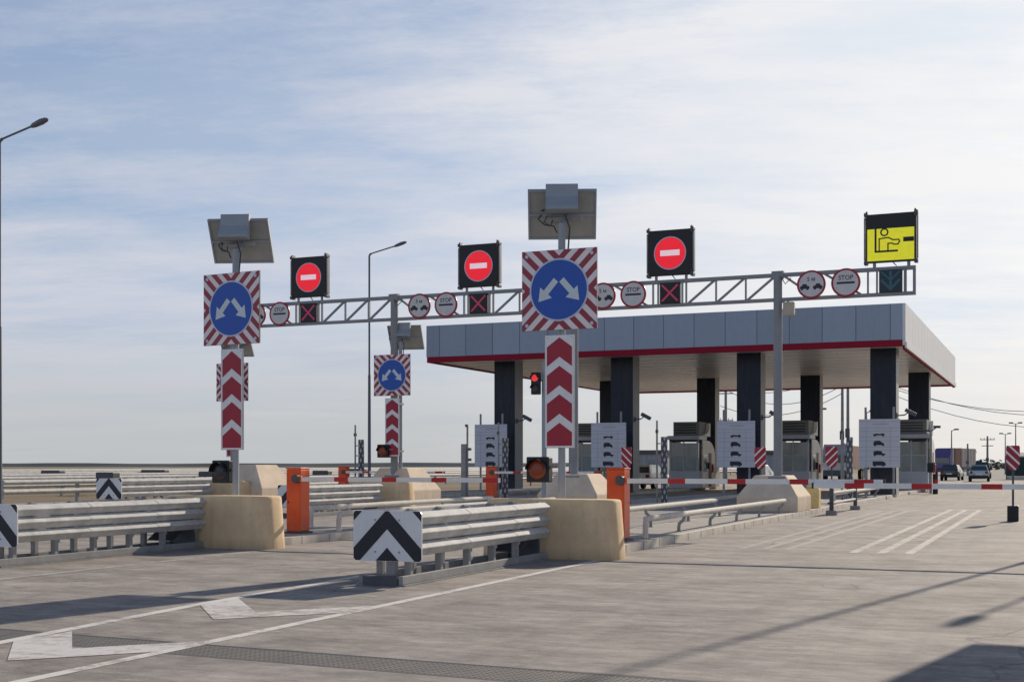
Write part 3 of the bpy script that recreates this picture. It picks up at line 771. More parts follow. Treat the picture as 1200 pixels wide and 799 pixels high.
def bar(xa, za, xb, zb, w=.033):
    d = Vector((xb-xa, 0, zb-za)); n = Vector((-d.z, 0, d.x)).normalized()*w
    pts = [Vector((xa, 0, za))+n, Vector((xa, 0, za))-n, Vector((xb, 0, zb))-n, Vector((xb, 0, zb))+n]
    b = MB(); b.prism([(p.x, p.z) for p in pts], 'y', -.028, .028, MT['gantry']); b.build('brace', gan)
zb, zt = ZB+.09, ZT-.10
for i, c in enumerate(COLS):
    # right of a column: two falling diagonals behind the round signs, the lane signal, then three rising panels
    g0 = gx(c)
    bar(g0+.2, zt, g0+1.05, zb); bar(g0+1.35, zt, g0+2.35, zb)
    if i < 3:
        x = g0+3.65
        for k in range(3):
            bar(x, zb, x+.78, zt); bar(x+.84, zb, x+.84, zt, .026); x += .89
        bar(g0+2.55, zb, g0+2.55, zt, .026); bar(g0+3.58, zb, g0+3.58, zt, .026)
    else:
        bar(g0+2.55, zb, g0+2.55, zt, .026); bar(g0+3.58, zb, g0+3.58, zt, .026)
bar(gx(X1)-.04, zb, gx(X1)-.04, zt, .04); bar(gx(X0)+.04, zb, gx(X0)+.04, zt, .04)
for (x, y, z) in ((-19.75, -.1, 6.85), (-7.05, -.12, 6.85)):
    b = MB(); b.tube([(gx(x)-.25, y, z+.1), (gx(x)-.1, y-.05, z-.12), (gx(x)+.05, y, z+.05)], .016, MT['wire'], 6); b.build('cable_loop', gan)

# lane signs on top of the gantry
def led_frame(root, S=.68):
    b = MB(); b.box(-S, S, 0, .17, -S, S, MT['black'], .01)
    for s in (-1, 1):
        for t in (-1, 1):
            b.box(s*S-.05, s*S+.05, -.03, .2, t*S-.05, t*S+.05, MT['dark_steel'], .01)
            b.box(s*(S-.02)-.02, s*(S-.02)+.02, -.02, .19, t*S-.01-.1*(t > 0), t*S+.01+.1*(t < 0)+.08*(t > 0), MT['dark_steel'])
    for s in (-1, 1): b.box(s*(S+.035)-.02, s*(S+.035)+.02, .02, .17, -S+.08, S-.08, MT['galv_dull'])
    b.build('housing', root)
    l = MB()
    for x in (-.45, .48): l.tube([(x, .09, -S), (x, .09, -S-.14)], .045, MT['gantry'], 8)
    l.tube([(.05, .05, -S), (.16, .02, -S-.12)], .015, MT['wire'], 6)
    l.build('mount', root)
def noentry(x, label):
    root = empty('lane_sign', (x, 37.0, 7.88), label, 'lane sign', 'lit lane signs on top of the gantry')
    led_frame(root)
    d = MB(); d.disc(0, -.02, .50, -.004, MT['ring'], rin=.473); d.disc(0, -.02, .47, -.004, MT['led_red']); d.build('red_disc', root)
    w = MB(); w.flat([(-.30, -.10), (.30, -.10), (.30, .07), (-.30, .07)], -.008, MT['led_white']); w.build('white_bar', root)
    return root
noentry(LANES[0], 'lit red no entry lane sign, leftmost of three on the gantry')
noentry(LANES[1], 'lit red no entry lane sign, middle of three, left of the big blue arrow sign')
noentry(LANES[2], 'lit red no entry lane sign, right of the big blue arrow sign')
root = empty('lane_sign', (LANES[3], 37.0, 7.88), 'yellow lit lane sign with a seated cashier pictogram at the gantry end', 'lane sign', 'lit lane signs on top of the gantry')
led_frame(root)
f = MB(); f.flat([(-.635, -.64), (.635, -.64), (.635, .26), (-.635, .26)], -.004, MT['led_yellow']); f.build('yellow_face', root)
k = MB(); y = -.008; bk = MT['black']
k.stroke([(-.41, .26), (-.41, -.38), (.18, -.38)], .055, y, bk)
cz, cr = .155, .115
k.disc(-.17, cz, cr, y-.003, bk, 28, rin=cr-.042)
k.stroke([(-.31, -.38), (-.31, -.02), (-.06, -.0), (.06, -.07), (.22, -.07), (.245, -.12), (.2, -.2), (.10, -.2), (.04, -.165), (-.07, -.165), (-.07, -.36)], .036, y-.005, bk)
k.flat([(.34, -.14), (.63, -.14), (.63, -.01), (.34, -.01)], y, bk)
k.build('pictogram', root)

# lane signals hung in the truss
def signal(x, label, red):
    root = empty('lane_signal', (x, 36.98, 6.66), label, 'lane signal', 'square lane signals inside the gantry truss')
    S = .315
    b = MB(); b.box(-S, S, 0, .14, -S, S, MT['black' if red else 'led_navy'], .012)
    for s in (-1, 1): b.box(s*(S+.06)-.025, s*(S+.06)+.025, .03, .1, -S-.02, S+.05, MT['gantry'])
    b.build('housing', root)
    l = MB(); m = MT['led_x' if red else 'led_blue']
    if red:
        l.stroke([(-.23, -.23), (.23, .23)], .06, -.004, m); l.stroke([(-.23, .23), (.23, -.23)], .06, -.006, m)
    else:
        l.stroke([(0, .25), (0, -.22)], .07, -.004, m); l.stroke([(-.24, .02), (0, -.23)], .07, -.006, m); l.stroke([(.24, .02), (0, -.23)], .07, -.008, m)
        l.stroke([(-.24, .25), (0, .02)], .05, -.010, m); l.stroke([(.24, .25), (0, .02)], .05, -.012, m)
    l.build('symbol', root)
signal(LANES[0], 'square lane signal with a dim red cross, leftmost on the gantry', True)
signal(LANES[1], 'square lane signal with a dim red cross, left of the big blue arrow sign', True)
signal(LANES[2], 'square lane signal with a dim red cross, right of the big blue arrow sign', True)
signal(LANES[3], 'square lane signal with a dim teal arrow under the yellow sign', False)

# round prohibition signs
def car_shape(l, h):
    return [(-l/2, 0), (l/2, 0), (l/2, h*.5), (l*.3, h*.56), (l*.15, h), (-l*.2, h), (-l*.34, h*.58), (-l/2, h*.5)]
def round_sign(x, kind, label):
    root = empty('round_sign', (x, 36.98, 6.68), label, 'road sign', 'round red rimmed signs on the gantry')
    r = .41
    b = MB(); b.cyl_y(0, 0, r, 0, .025, MT['red_refl']); b.disc(0, 0, r-.06, -.003, MT['sign_grey']); b.build('plate', root)
    m = MB()
    if kind == 'stop':
        m.flat([(-.25, -.035), (.25, -.035), (.25, .025), (-.25, .025)], -.006, MT['black_paint'])
        m.build('bar', root)
        text_part('STOP', .19, 'wording', root, 0, -.006, .135, MT['black_paint'], .9)
        text_part('STOP', .12, 'small_wording', root, 0, -.006, -.13, MT['silver_arrow'], .9)
    else:
        for s in (-1, 1):
            m = MB(); c = car_shape(.27, .14)
            m.flat([(s*(.185)+p[0]*(-s), p[1]-.12) for p in c], -.006, MT['black_paint'])
            for wx in (-.08, .08): m.disc(s*.185+wx, -.122, .034, -.0075, MT['black_paint'], 12)
            m.build('car_symbol', root)
        text_part('5 м', .17, 'wording', root, 0, -.006, .15, MT['black_paint'], .9)
    c = MB(); c.box(-.05, .05, .026, .1, -.36, .36, MT['gantry']); c.build('bracket', root)
wh = ('left end of the gantry', 'left gantry column', 'big blue arrow sign', 'right gantry column')
for i, c in enumerate(COLS):
    round_sign(c+.98, 'dist', ['round spacing sign with two cars at the far left end of the gantry',
        'round spacing sign with two cars beside the left gantry column',
        'round spacing sign with two cars half hidden by the big blue arrow sign',
        'round spacing sign with two cars beside the right gantry column'][i])
    round_sign(c+1.95, 'stop', ['round STOP bar sign right of the left arrow sign',
        'round STOP bar sign second from the left gantry column',
        'round STOP bar sign right of the big blue arrow sign',
        'round STOP bar sign near the yellow lane sign'][i])
fl = empty('floodlight', (-7.05, 36.95, 6.0), 'small beige floodlight on the right gantry column below the truss', 'floodlight')
b = MB(); b.box(-.16, .16, -.12, .12, -.20, .2, MT['beige_lamp'], .04); b.build('housing', fl)
b = MB(); b.tube([(-.25, .1, .2), (-.1, .05, .26), (0, 0, .2)], .02, MT['galv_dull'], 6); b.build('bracket', fl)

# traffic light on its own post
t = empty('traffic_light', (-13.75, 34.6, .14), 'slim traffic light showing red, left of the big chevron panel', 'traffic light')
b = MB(); b.tube([(-.02, .1, 0), (-.02, .1, 4.35)], .075, MT['box_grey'], 12); b.build('pole', t)
b = MB(); b.box(-.36, -.10, -.12, .06, 3.42, 4.07, MT['black'], .02); b.build('housing', t)
for z, mm in ((3.9, 'sig_red'), (3.6, 'sig_off')):
    b = MB(); b.cyl_y(-.23, z, .10, -.135, -.118, MT[mm], 24); b.build('lens', t)
    v = MB()
    for k in range(8):
        a0, a1 = R(22.5*k), R(22.5*(k+1))
        v.face([(-.23+.112*math.cos(a0), -.12, z+.112*math.sin(a0)), (-.23+.112*math.cos(a1), -.12, z+.112*math.sin(a1)), (-.23+.112*math.cos(a1), -.25, z+.112*math.sin(a1)), (-.23+.112*math.cos(a0), -.25, z+.112*math.sin(a0))], MT['black'])
    v.build('visor', t)

# ------------------------------------------------------------------ lamp posts
def make_lamp(loc, H, label, arm=1.7, rz=0):
    root = empty('street_lamp', loc, label, 'street lamp', 'tall single arm street lamps', rz)
    b = MB(); b.tube([(0, 0, 0), (0, 0, H*.5)], .085, MT['lamp_black'], 14, r2=.065); b.tube([(0, 0, H*.5), (0, 0, H-.08), (.03, 0, H), (.12, 0, H+.05)], .048, MT['lamp_black'], 12)
    b.box(-.16, .16, -.16, .16, 0, .03, MT['lamp_black']); b.build('pole', root)
    b = MB(); b.tube([(.1, 0, H+.045), (arm, 0, H+.34)], .032, MT['lamp_black'], 10); b.build('arm', root)
    rings = []; d = Vector((1, 0, .27)).normalized()
    for (s, w, h) in ((-.12, .05, .05), (.0, .10, .08), (.3, .115, .10), (.5, .09, .07), (.58, .03, .03)):
        c = Vector((arm, 0, H+.33)) + d*s
        rings.append([c+Vector((0, -w, -h*.4)), c+Vector((0, -w*.7, h*.8)), c+Vector((0, w*.7, h*.8)), c+Vector((0, w, -h*.4))])
    h = MB(); h.loft(rings, MT['lamp_black'], True); h.build('lamp_head', root)
    return root
make_lamp((-30.57, 30.5, 0), 11.7, 'tall street lamp at the left edge of the photo, arm pointing right', 1.4)
make_lamp((-30.9, 54.6, 0), 11.8, 'tall street lamp behind the gantry, left of the canopy', 1.5)
make_lamp((1.7, 31.4, .14), 9.7, 'street lamp outside the frame on the right island', 1.5, R(-101.5))
make_lamp((2.78, 30.5, 0), 6.9, 'street lamp outside the frame beyond the right island', 1.7, R(-101.5))

# ------------------------------------------------------------------ canopy
CX0, CX1, CY0, CY1, CZ0, CZ1 = -29.8, -6.05, 58.6, 89.5, 6.78, 8.66
can = empty('toll_canopy', (-18, 74, 0), 'wide flat toll canopy with blue grey fascia, red trim and dark columns', 'canopy')
def L(x, y, z): return (x+18, y-74, z)
def cbox(mb, x0, x1, y0, y1, z0, z1, m, bev=0): mb.box(x0+18, x1+18, y0-74, y1-74, z0, z1, m, bev)
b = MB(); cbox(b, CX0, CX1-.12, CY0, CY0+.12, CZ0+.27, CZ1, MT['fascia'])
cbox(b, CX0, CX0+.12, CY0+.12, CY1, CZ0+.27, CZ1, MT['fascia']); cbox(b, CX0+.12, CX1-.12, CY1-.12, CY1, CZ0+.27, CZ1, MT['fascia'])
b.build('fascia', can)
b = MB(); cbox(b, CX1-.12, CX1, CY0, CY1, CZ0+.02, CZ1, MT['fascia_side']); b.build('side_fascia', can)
x = CX0+.75
while x < CX1-.3:
    s = MB(); cbox(s, x-.012, x+.012, CY0-.004, CY0+.01, CZ0+.28, CZ1-.01, MT['seam']); x += 1.49; s.build('seam', can)
y = CY0+1.5
while y < CY1:
    s = MB(); cbox(s, CX1-.01, CX1+.002, y-.005, y+.005, CZ0+.34, CZ1-.01, MT['board']); y += 1.5; s.build('seam', can)
t = MB()
cbox(t, CX0+.02, CX1-.13, CY0+.02, CY0+.14, CZ0-.02, CZ0+.266, MT['red_trim'])
cbox(t, CX0+.02, CX0+.14, CY0+.14, CY1-.14, CZ0-.02, CZ0+.266, MT['red_trim'])
cbox(t, CX0+.02, CX1-.13, CY1-.14, CY1-.02, CZ0-.06, CZ0+.266, MT['red_trim'])
cbox(t, CX1-.13, CX1-.024, CY0+.15, CY1-.145, CZ0-.16, CZ0+.018, MT['red_trim'])
t.build('red_trim', can)
w = MB(); cbox(w, CX1-.02, CX1+.06, CY0-.03, CY1, CZ0-.10, CZ0+.16, MT['fascia_side']); w.build('white_trim', can)
so = MB(); cbox(so, CX0+.145, CX1-.135, CY0+.145, CY1-.145, CZ0+.05, CZ0+.12, MT['soffit'])
y = CY0+2.0
while y < CY1-1:
    cbox(so, CX0+.2, CX1-.2, y-.012, y+.012, CZ0+.044, CZ0+.055, MT['board_line']); y += 2.0
so.build('soffit', can)
rf = MB(); cbox(rf, CX0+.13, CX1-.13, CY0+.13, CY1-.13, CZ1-.25, CZ1-.15, MT['cabin']); rf.build('roof', can)
for ry in (60.2, 76.8):
    for xc in (-26.1, -19.75, -13.4, -7.2):
        c = MB()
        cbox(c, xc-.575, xc+.565, ry, ry+.05, .145, CZ0+.05, MT['navy'], .004)
        cbox(c, xc-.575, xc-.53, ry+.05, ry+1.1, .145, CZ0+.05, MT['navy'])
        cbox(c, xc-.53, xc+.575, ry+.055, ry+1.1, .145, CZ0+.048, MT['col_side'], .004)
        cbox(c, xc-.58, xc+.57, ry-.004, ry+.0, 3.2, 3.215, MT['seam'])
        c.build('column', can)

# ------------------------------------------------------------------ booths
def make_booth(loc, label):
    root = empty('toll_booth', loc, label, 'toll booth', 'toll booths under the canopy')
    hx, hy = .88, 1.35
    b = MB(); b.box(-hx, hx, -hy, hy+.3, 0, 1.0, MT['booth_grey'], .02)
    for sx in (-1, 1): b.box(sx*(hx-.07)-.05, sx*(hx-.07)+.05, -hy+.02, -hy+.12, 1.0, 2.75, MT['booth_grey'])
    b.box(-.03, .03, -hy+.03, -hy+.09, 1.0, 2.7, MT['booth_grey'])
    b.box(-hx+.02, hx-.02, hy+.18, hy+.28, 1.0, 2.3, MT['booth'])
    b.build('body', root)
    # curved cream side cheek, its shoulder rounded off to the rear
    P = [(-.62, .02), (hy+.9, .02), (hy+.9, 1.9)] + [(hy+.9-1.75*(1-math.cos(R(a))), 1.9+.88*math.sin(R(a))) for a in (15, 30, 45, 60, 75, 88)] + [(-.62, 2.8)]
    for sx in (1, -1):
        c = MB(); xa, xc = sorted((sx*(hx+.004), sx*(hx+.07))); c.prism(P, 'x', xa, xc, MT['booth']); c.build('side_panel', root)
    d = MB(); d.box(hx+.071, hx+.085, .75, 1.35, .08, 2.05, MT['door_brown']); d.build('door', root)
    p = MB(); p.box(hx+.071, hx+.083, -.45, .35, 1.05, 1.95, MT['glass_pale']); p.build('service_window', root)
    p = MB(); p.box(hx+.071, hx+.12, -.5, .4, .98, 1.04, MT['galv_dull']); p.build('counter', root)
    p = MB(); p.box(hx+.071, hx+.2, .45, .62, 1.1, 1.5, MT['black'], .02); p.box(hx+.071, hx+.16, 1.5, 1.75, .9, 1.4, MT['boom_red'], .02); p.build('card_reader', root)
    for (xa, xc) in ((-hx+.125, -.035), (.035, hx-.125)):
        w = MB(); w.box(xa, xc, -hy+.05, -hy+.08, 1.9, 2.62, MT['glass']); w.box(xa, xc, -hy+.05, -hy+.08, 1.0, 1.86, MT['glass_pale']); w.box(xa, xc, -hy+.04, -hy+.09, 1.86, 1.90, MT['booth_grey']); w.build('front_window', root)
    w = MB()
    for sx in (-1, 1): w.box(sx*(hx-.06)-.015, sx*(hx-.06)+.015, -hy+.125, -.63, 1.0, 2.62, MT['glass'])
    w.build('side_window', root)
    k = MB(); k.box(-.55, .1, -.6, -.5, 1.15, 1.55, MT['black'], .02); k.box(-.25, -.2, -.56, -.54, 1.0, 1.15, MT['black']); k.build('monitor', root)
    r = MB(); r.box(-hx-.08, hx+.08, -hy-.12, .3, 2.802, 3.04, MT['booth_grey'], .03); r.box(-hx+.05, hx-.05, -hy-.1, .2, 2.70, 2.80, MT['black']); r.build('roof', root)
    a = MB(); a.prism([(-.75, 3.06), (.5, 3.06), (.95, 3.3), (.95, 3.86), (-.75, 3.86)], 'x', -hx+.1, hx-.12, MT['booth_dark']); a.build('roof_unit', root)
    a = MB(); a.prism([(-.2, 3.05), (1.15, 3.02), (1.15, 3.82), (1.0, 3.82), (.9, 3.45), (.55, 3.2), (-.2, 3.12)], 'x', hx-.115, hx+.07, MT['booth']); a.build('roof_scoop', root)
    m = MB()
    for z in (3.2, 3.35, 3.5, 3.65): m.box(-hx+.2, hx-.3, -.765, -.752, z, z+.06, MT['black'])
    m.build('vent', root)
    return root
b0 = make_booth((-19.75, 73.0, .145), 'beige toll booth left of the second tariff board from the right')
clone(b0, (-26.0, 73.0, .145), 'beige toll booth right behind the big chevron panel')
clone(b0, (-13.45, 73.0, .145), 'beige toll booth right of the slim gantry column')
clone(b0, (-7.2, 74.0, .145), 'grey toll booth right of the rightmost tariff board')

# ------------------------------------------------------------------ tariff boards
def board_sym(kind, cx, cz, s):
    if kind == 0: return [(-.30, 0), (.30, 0), (.30, .07), (.2, .09), (.05, .06), (-.1, .09), (-.3, .05)]
    if kind == 1: return [(-.28, 0), (.28, 0), (.28, .07), (.16, .13), (.05, .2), (-.2, .2), (-.28, .12)]
    if kind == 2: return [(-.28, 0), (.34, 0), (.34, .06), (.2, .08), (.13, .18), (-.12, .2), (-.28, .16)]
    return [(-.32, 0), (.36, 0), (.36, .10), (.27, .17), (.2, .19), (-.32, .19)]
def make_tariff(loc, label):
    root = empty('tariff_board', loc, label, 'tariff board', 'pale tariff boards before the canopy columns')
    hw, z0, z1 = .88, 1.28, 3.42
    b = MB(); b.box(-hw, hw, 0, .05, z0, z1, MT['board'], .008); b.build('panel', root)
    p = MB()
    for s in (-1, 1): p.tube([(s*.6, .11, 0), (s*.6, .11, 3.95)], .05, MT['galv_dull'], 10)
    p.box(-.66, .66, .05, .1, 1.5, 1.56, MT['galv_dull']); p.box(-.66, .66, .05, .1, 3.1, 3.16, MT['galv_dull']); p.build('posts', root)
    r = MB()
    for z in (3.3, 3.02, 2.88, 2.62, 2.45, 2.18, 2.02, 1.74, 1.58): r.flat([(-hw+.03, z), (hw-.03, z), (hw-.03, z+.018), (-hw+.03, z+.018)], -.003, MT['board_line'])
    for x in (-.56, .46): r.flat([(x, z0+.03), (x+.015, z0+.03), (x+.015, 3.02), (x, 3.02)], -.006, MT['board_line'])
    r.flat([(-.3, 3.18), (.4, 3.18), (.4, 3.22), (-.3, 3.22)], -.003, MT['board_line'])
    r.build('grid_lines', root)
    v = MB()
    for k, z in enumerate((2.70, 2.27, 1.83, 1.37)):
        v.flat([(-.02+q[0]*.82, z+q[1]*.98) for q in board_sym(k, 0, 0, 1)], -.004, MT['black_paint'])
        for wx in (-.165, .18): v.disc(-.02+wx, z, .048, -.006, MT['black_paint'], 12)
    v.build('vehicle_symbols', root)
    return root
t0 = make_tariff((-7.1, 58.0, .1), 'pale tariff board of vehicle silhouettes, rightmost, under the right canopy corner')
clone(t0, (-13.5, 58.0, .1), 'pale tariff board of vehicle silhouettes left of the slim gantry column')
clone(t0, (-19.7, 58.0, .1), 'pale tariff board of vehicle silhouettes just right of the big chevron panel')
clone(t0, (-25.9, 58.0, .1), 'pale tariff board of vehicle silhouettes, leftmost, over a small orange barrier')

# ------------------------------------------------------------------ cameras on the columns
def make_cam(loc, label):
    root = empty('security_camera', loc, label, 'security camera', 'security cameras on the canopy columns')
    b = MB(); b.tube([(0, 0, 0), (.35, -.05, .02), (.5, -.1, .12)], .03, MT['dark_steel'], 8); b.box(-.02, .04, -.08, .08, -.12, .12, MT['dark_steel']); b.build('bracket', root)
    m = Matrix.Translation((.62, -.1, .14)) @ Matrix.Rotation(R(28), 4, 'Y')
    b = MB(); b.box(-.26, .26, -.09, .09, -.085, .085, MT['dark_steel'], .015, m); b.build('body', root)
    return root
c0 = make_cam((-6.62, 60.4, 3.75), 'small dark security camera on the right front canopy column')
clone(c0, (-12.8, 60.4, 3.75), 'small dark security camera on the column left of the slim gantry column')
clone(c0, (-19.15, 60.4, 3.75), 'small dark security camera on the column right of the big chevron panel')
clone(c0, (-25.5, 60.4, 3.75), 'small dark security camera on the leftmost front canopy column')

# ------------------------------------------------------------------ diamond posts, sensor posts, small hazard signs
def make_dpost(loc, label):
    root = empty('diamond_post', loc, label, 'bollard', 'dark posts wrapped with pale diamonds')
    b = MB(); b.tube([(0, 0, 0), (0, 0, 2.25), (0, 0, 2.33), (0, 0, 2.36)], .118, MT['checker'], 20); b.build('column', root)
    b = MB(); b.tube([(-.27, 0, 0), (-.27, 0, 2.95)], .035, MT['galv_dull'], 8); b.box(-.31, -.23, -.06, .06, 2.5, 2.62, MT['dark_steel'])
    b.box(-.25, -.14, -.03, .03, 2.1, 2.14, MT['galv_dull']); b.box(-.25, -.14, -.03, .03, 1.7, 1.74, MT['galv_dull']); b.build('side_pole', root)
    return root
d0 = make_dpost((-25.5, 44.4, .145), 'dark diamond patterned post left of the tall street lamp')
clone(d0, (-19.05, 44.0, .145), 'dark diamond patterned post before the leftmost canopy column')
clone(d0, (-12.9, 44.2, .145), 'dark diamond patterned post in front of the leftmost booth in the open lane')
clone(d0, (-6.85, 47.4, .145), 'pale diamond patterned post left of the rightmost tariff board')
s = empty('sensor_post', (-20.75, 44.0, .145), 'slim grey sensor post standing alone left of the leftmost tariff board', 'sensor post')
b = MB(); b.box(-.1, .1, -.1, .1, 0, 2.15, MT['galv_dull'], .015); b.build('cabinet', s)
b = MB(); b.tube([(.13, 0, 0), (.13, 0, 2.85)], .04, MT['galv_dull'], 8); b.box(.07, .15, -.09, .03, 2.8, 2.9, MT['dark_steel'])
for z in (1.9, 1.5): b.box(.17, .28, -.05, .05, z, z+.1, MT['dark_steel'])
b.build('pole', s)

def hazard_poly(w, h):
    return [(-w*.9, h), (w*.9, h), (w, h*.86), (w, -h*.45), (w*.7, -h*.8), (w*.3, -h), (-w*.3, -h), (-w*.7, -h*.8), (-w, -h*.45), (-w, h*.86)]
def make_hazard(loc, zc, w, h, label, falling, stub):
    root = empty('hazard_sign', loc, label, 'hazard sign', 'small red striped signs on short poles')
    b = MB(); P = hazard_poly(w, h); b.prism([(p[0], p[1]+zc) for p in P], 'y', 0, .02, MT['red_refl'])
    for k in (-1, 0, 1):
        s = -1 if falling else 1
        c = k*h*.72; q = [(-w*2, c-s*w*2*1.0-.035), (w*2, c+s*w*2*1.0-.035), (w*2, c+s*w*2+.035), (-w*2, c-s*w*2+.035)]
        # clip the stripe to the board
        n = len(P); q = q if True else q
        for i in range(n):
            a, d = P[i], P[(i+1) % n]
            nx, ny = (d[1]-a[1]), -(d[0]-a[0])
            q = clip(q, -nx, -ny, -(nx*a[0]+ny*a[1])-1e-4)
            if len(q) < 3: break
        if len(q) >= 3: b.flat([(p[0], p[1]+zc) for p in q], -.003, MT['white_refl'])
    b.build('plate', root)
    b = MB(); b.tube([(0, .05, 0), (0, .05, zc+h*.5)], .028, MT['dark_steel'], 8); b.build('pole', root)
    b = MB()
    if stub: b.box(-.14, .14, -.12, .2, 0, .42, MT['black'], .02)
    else: b.box(-.12, .12, -.08, .16, 0, .06, MT['black'], .01)
    b.build('base', root)
make_hazard((-1.0, 36.2, 0), 1.68, .17, .33, 'red striped sign on a thin pole with a black block base, at the right edge', True, True)
make_hazard((-7.1, 44.9, .145), 1.62, .21, .37, 'red striped sign left of the rightmost tariff board', False, False)
make_hazard((-9.05, 42.4, 0), 1.72, .19, .37, 'red striped sign just left of the slim gantry column', False, False)
make_hazard((-13.9, 42.9, .145), 1.6, .19, .38, 'red striped sign just above the right orange barrier', True, False)

# ------------------------------------------------------------------ guardrails on the plain at left
def make_far_rail(x, y0, y1, zt, label, dark):
    root = empty('guardrail', (x, y0, -.06), label, 'guardrail', 'long guardrails across the plain at left')
    n = int((y1-y0)/12)
    for k in range(2):
        z = zt-.2-k*.36
        b = MB(); pr = [(0, .2), (.03, .195), (.09, .12), (.09, .09), (.02, .01), (0, 0)]
        b.loft([[(p[0]+.08, (y1-y0)*i/n, z+p[1]) for p in pr] for i in range(n+1)], MT['galv']); b.build('beam', root)
    p = MB(); y = 0
    while y <= y1-y0:
        p.box(-.06, .06, y-.05, y+.05, 0, zt-.02, MT['galv_dull']); y += 4
    p.build('posts', root)
    return root
make_far_rail(-36.0, 36, 120, 1.0, 'two beam guardrail beside the left lane, nearest of the long rails', 0)
make_far_rail(-46.0, 30, 200, 1.0, 'two beam guardrail across the bare ground behind the nearest long rail', 0)
make_far_rail(-64.0, 40, 300, 1.08, 'two beam guardrail fourth row out on the plain at left, behind dark boxes', 0)
make_far_rail(-55.0, 36, 240, 1.04, 'two beam guardrail third row out on the plain at left, behind small dark boxes', 0)
make_far_rail(-77.0, 50, 360, 1.12, 'two beam guardrail fifth row out, next to the farthest one at left', 0)
make_far_rail(-92.0, 60, 420, 1.15, 'two beam guardrail farthest out on the plain at left', 0)
# small dark signal boxes strung along the second road
def make_box(loc, label, w):
    root = empty('equipment_box', loc, label, 'equipment box', 'dark boxes among the distant rails')
    b = MB(); b.box(-w, w, -.3, .3, .62, 1.12, MT['dark_steel'], .05); b.build('cabinet', root)
    b = MB(); b.box(-w*.8, -w*.6, -.2, .2, -.06, .62, MT['galv_dull']); b.box(w*.6, w*.8, -.2, .2, -.06, .62, MT['galv_dull']); b.build('feet', root)
BOXES = [(-62.6, 58, 1.0), (-62.4, 67, .8), (-62.7, 78, 1.1), (-62.5, 92, .9), (-62.6, 108, 1.1), (-44.9, 44, .7), (-44.8, 52, .55), (-45, 61, .7), (-44.9, 73, .6)]
for i, (x, y, w) in enumerate(BOXES):
    make_box((x, y, 0), 'dark low equipment box among the distant rails at left, one of nine alike', w)

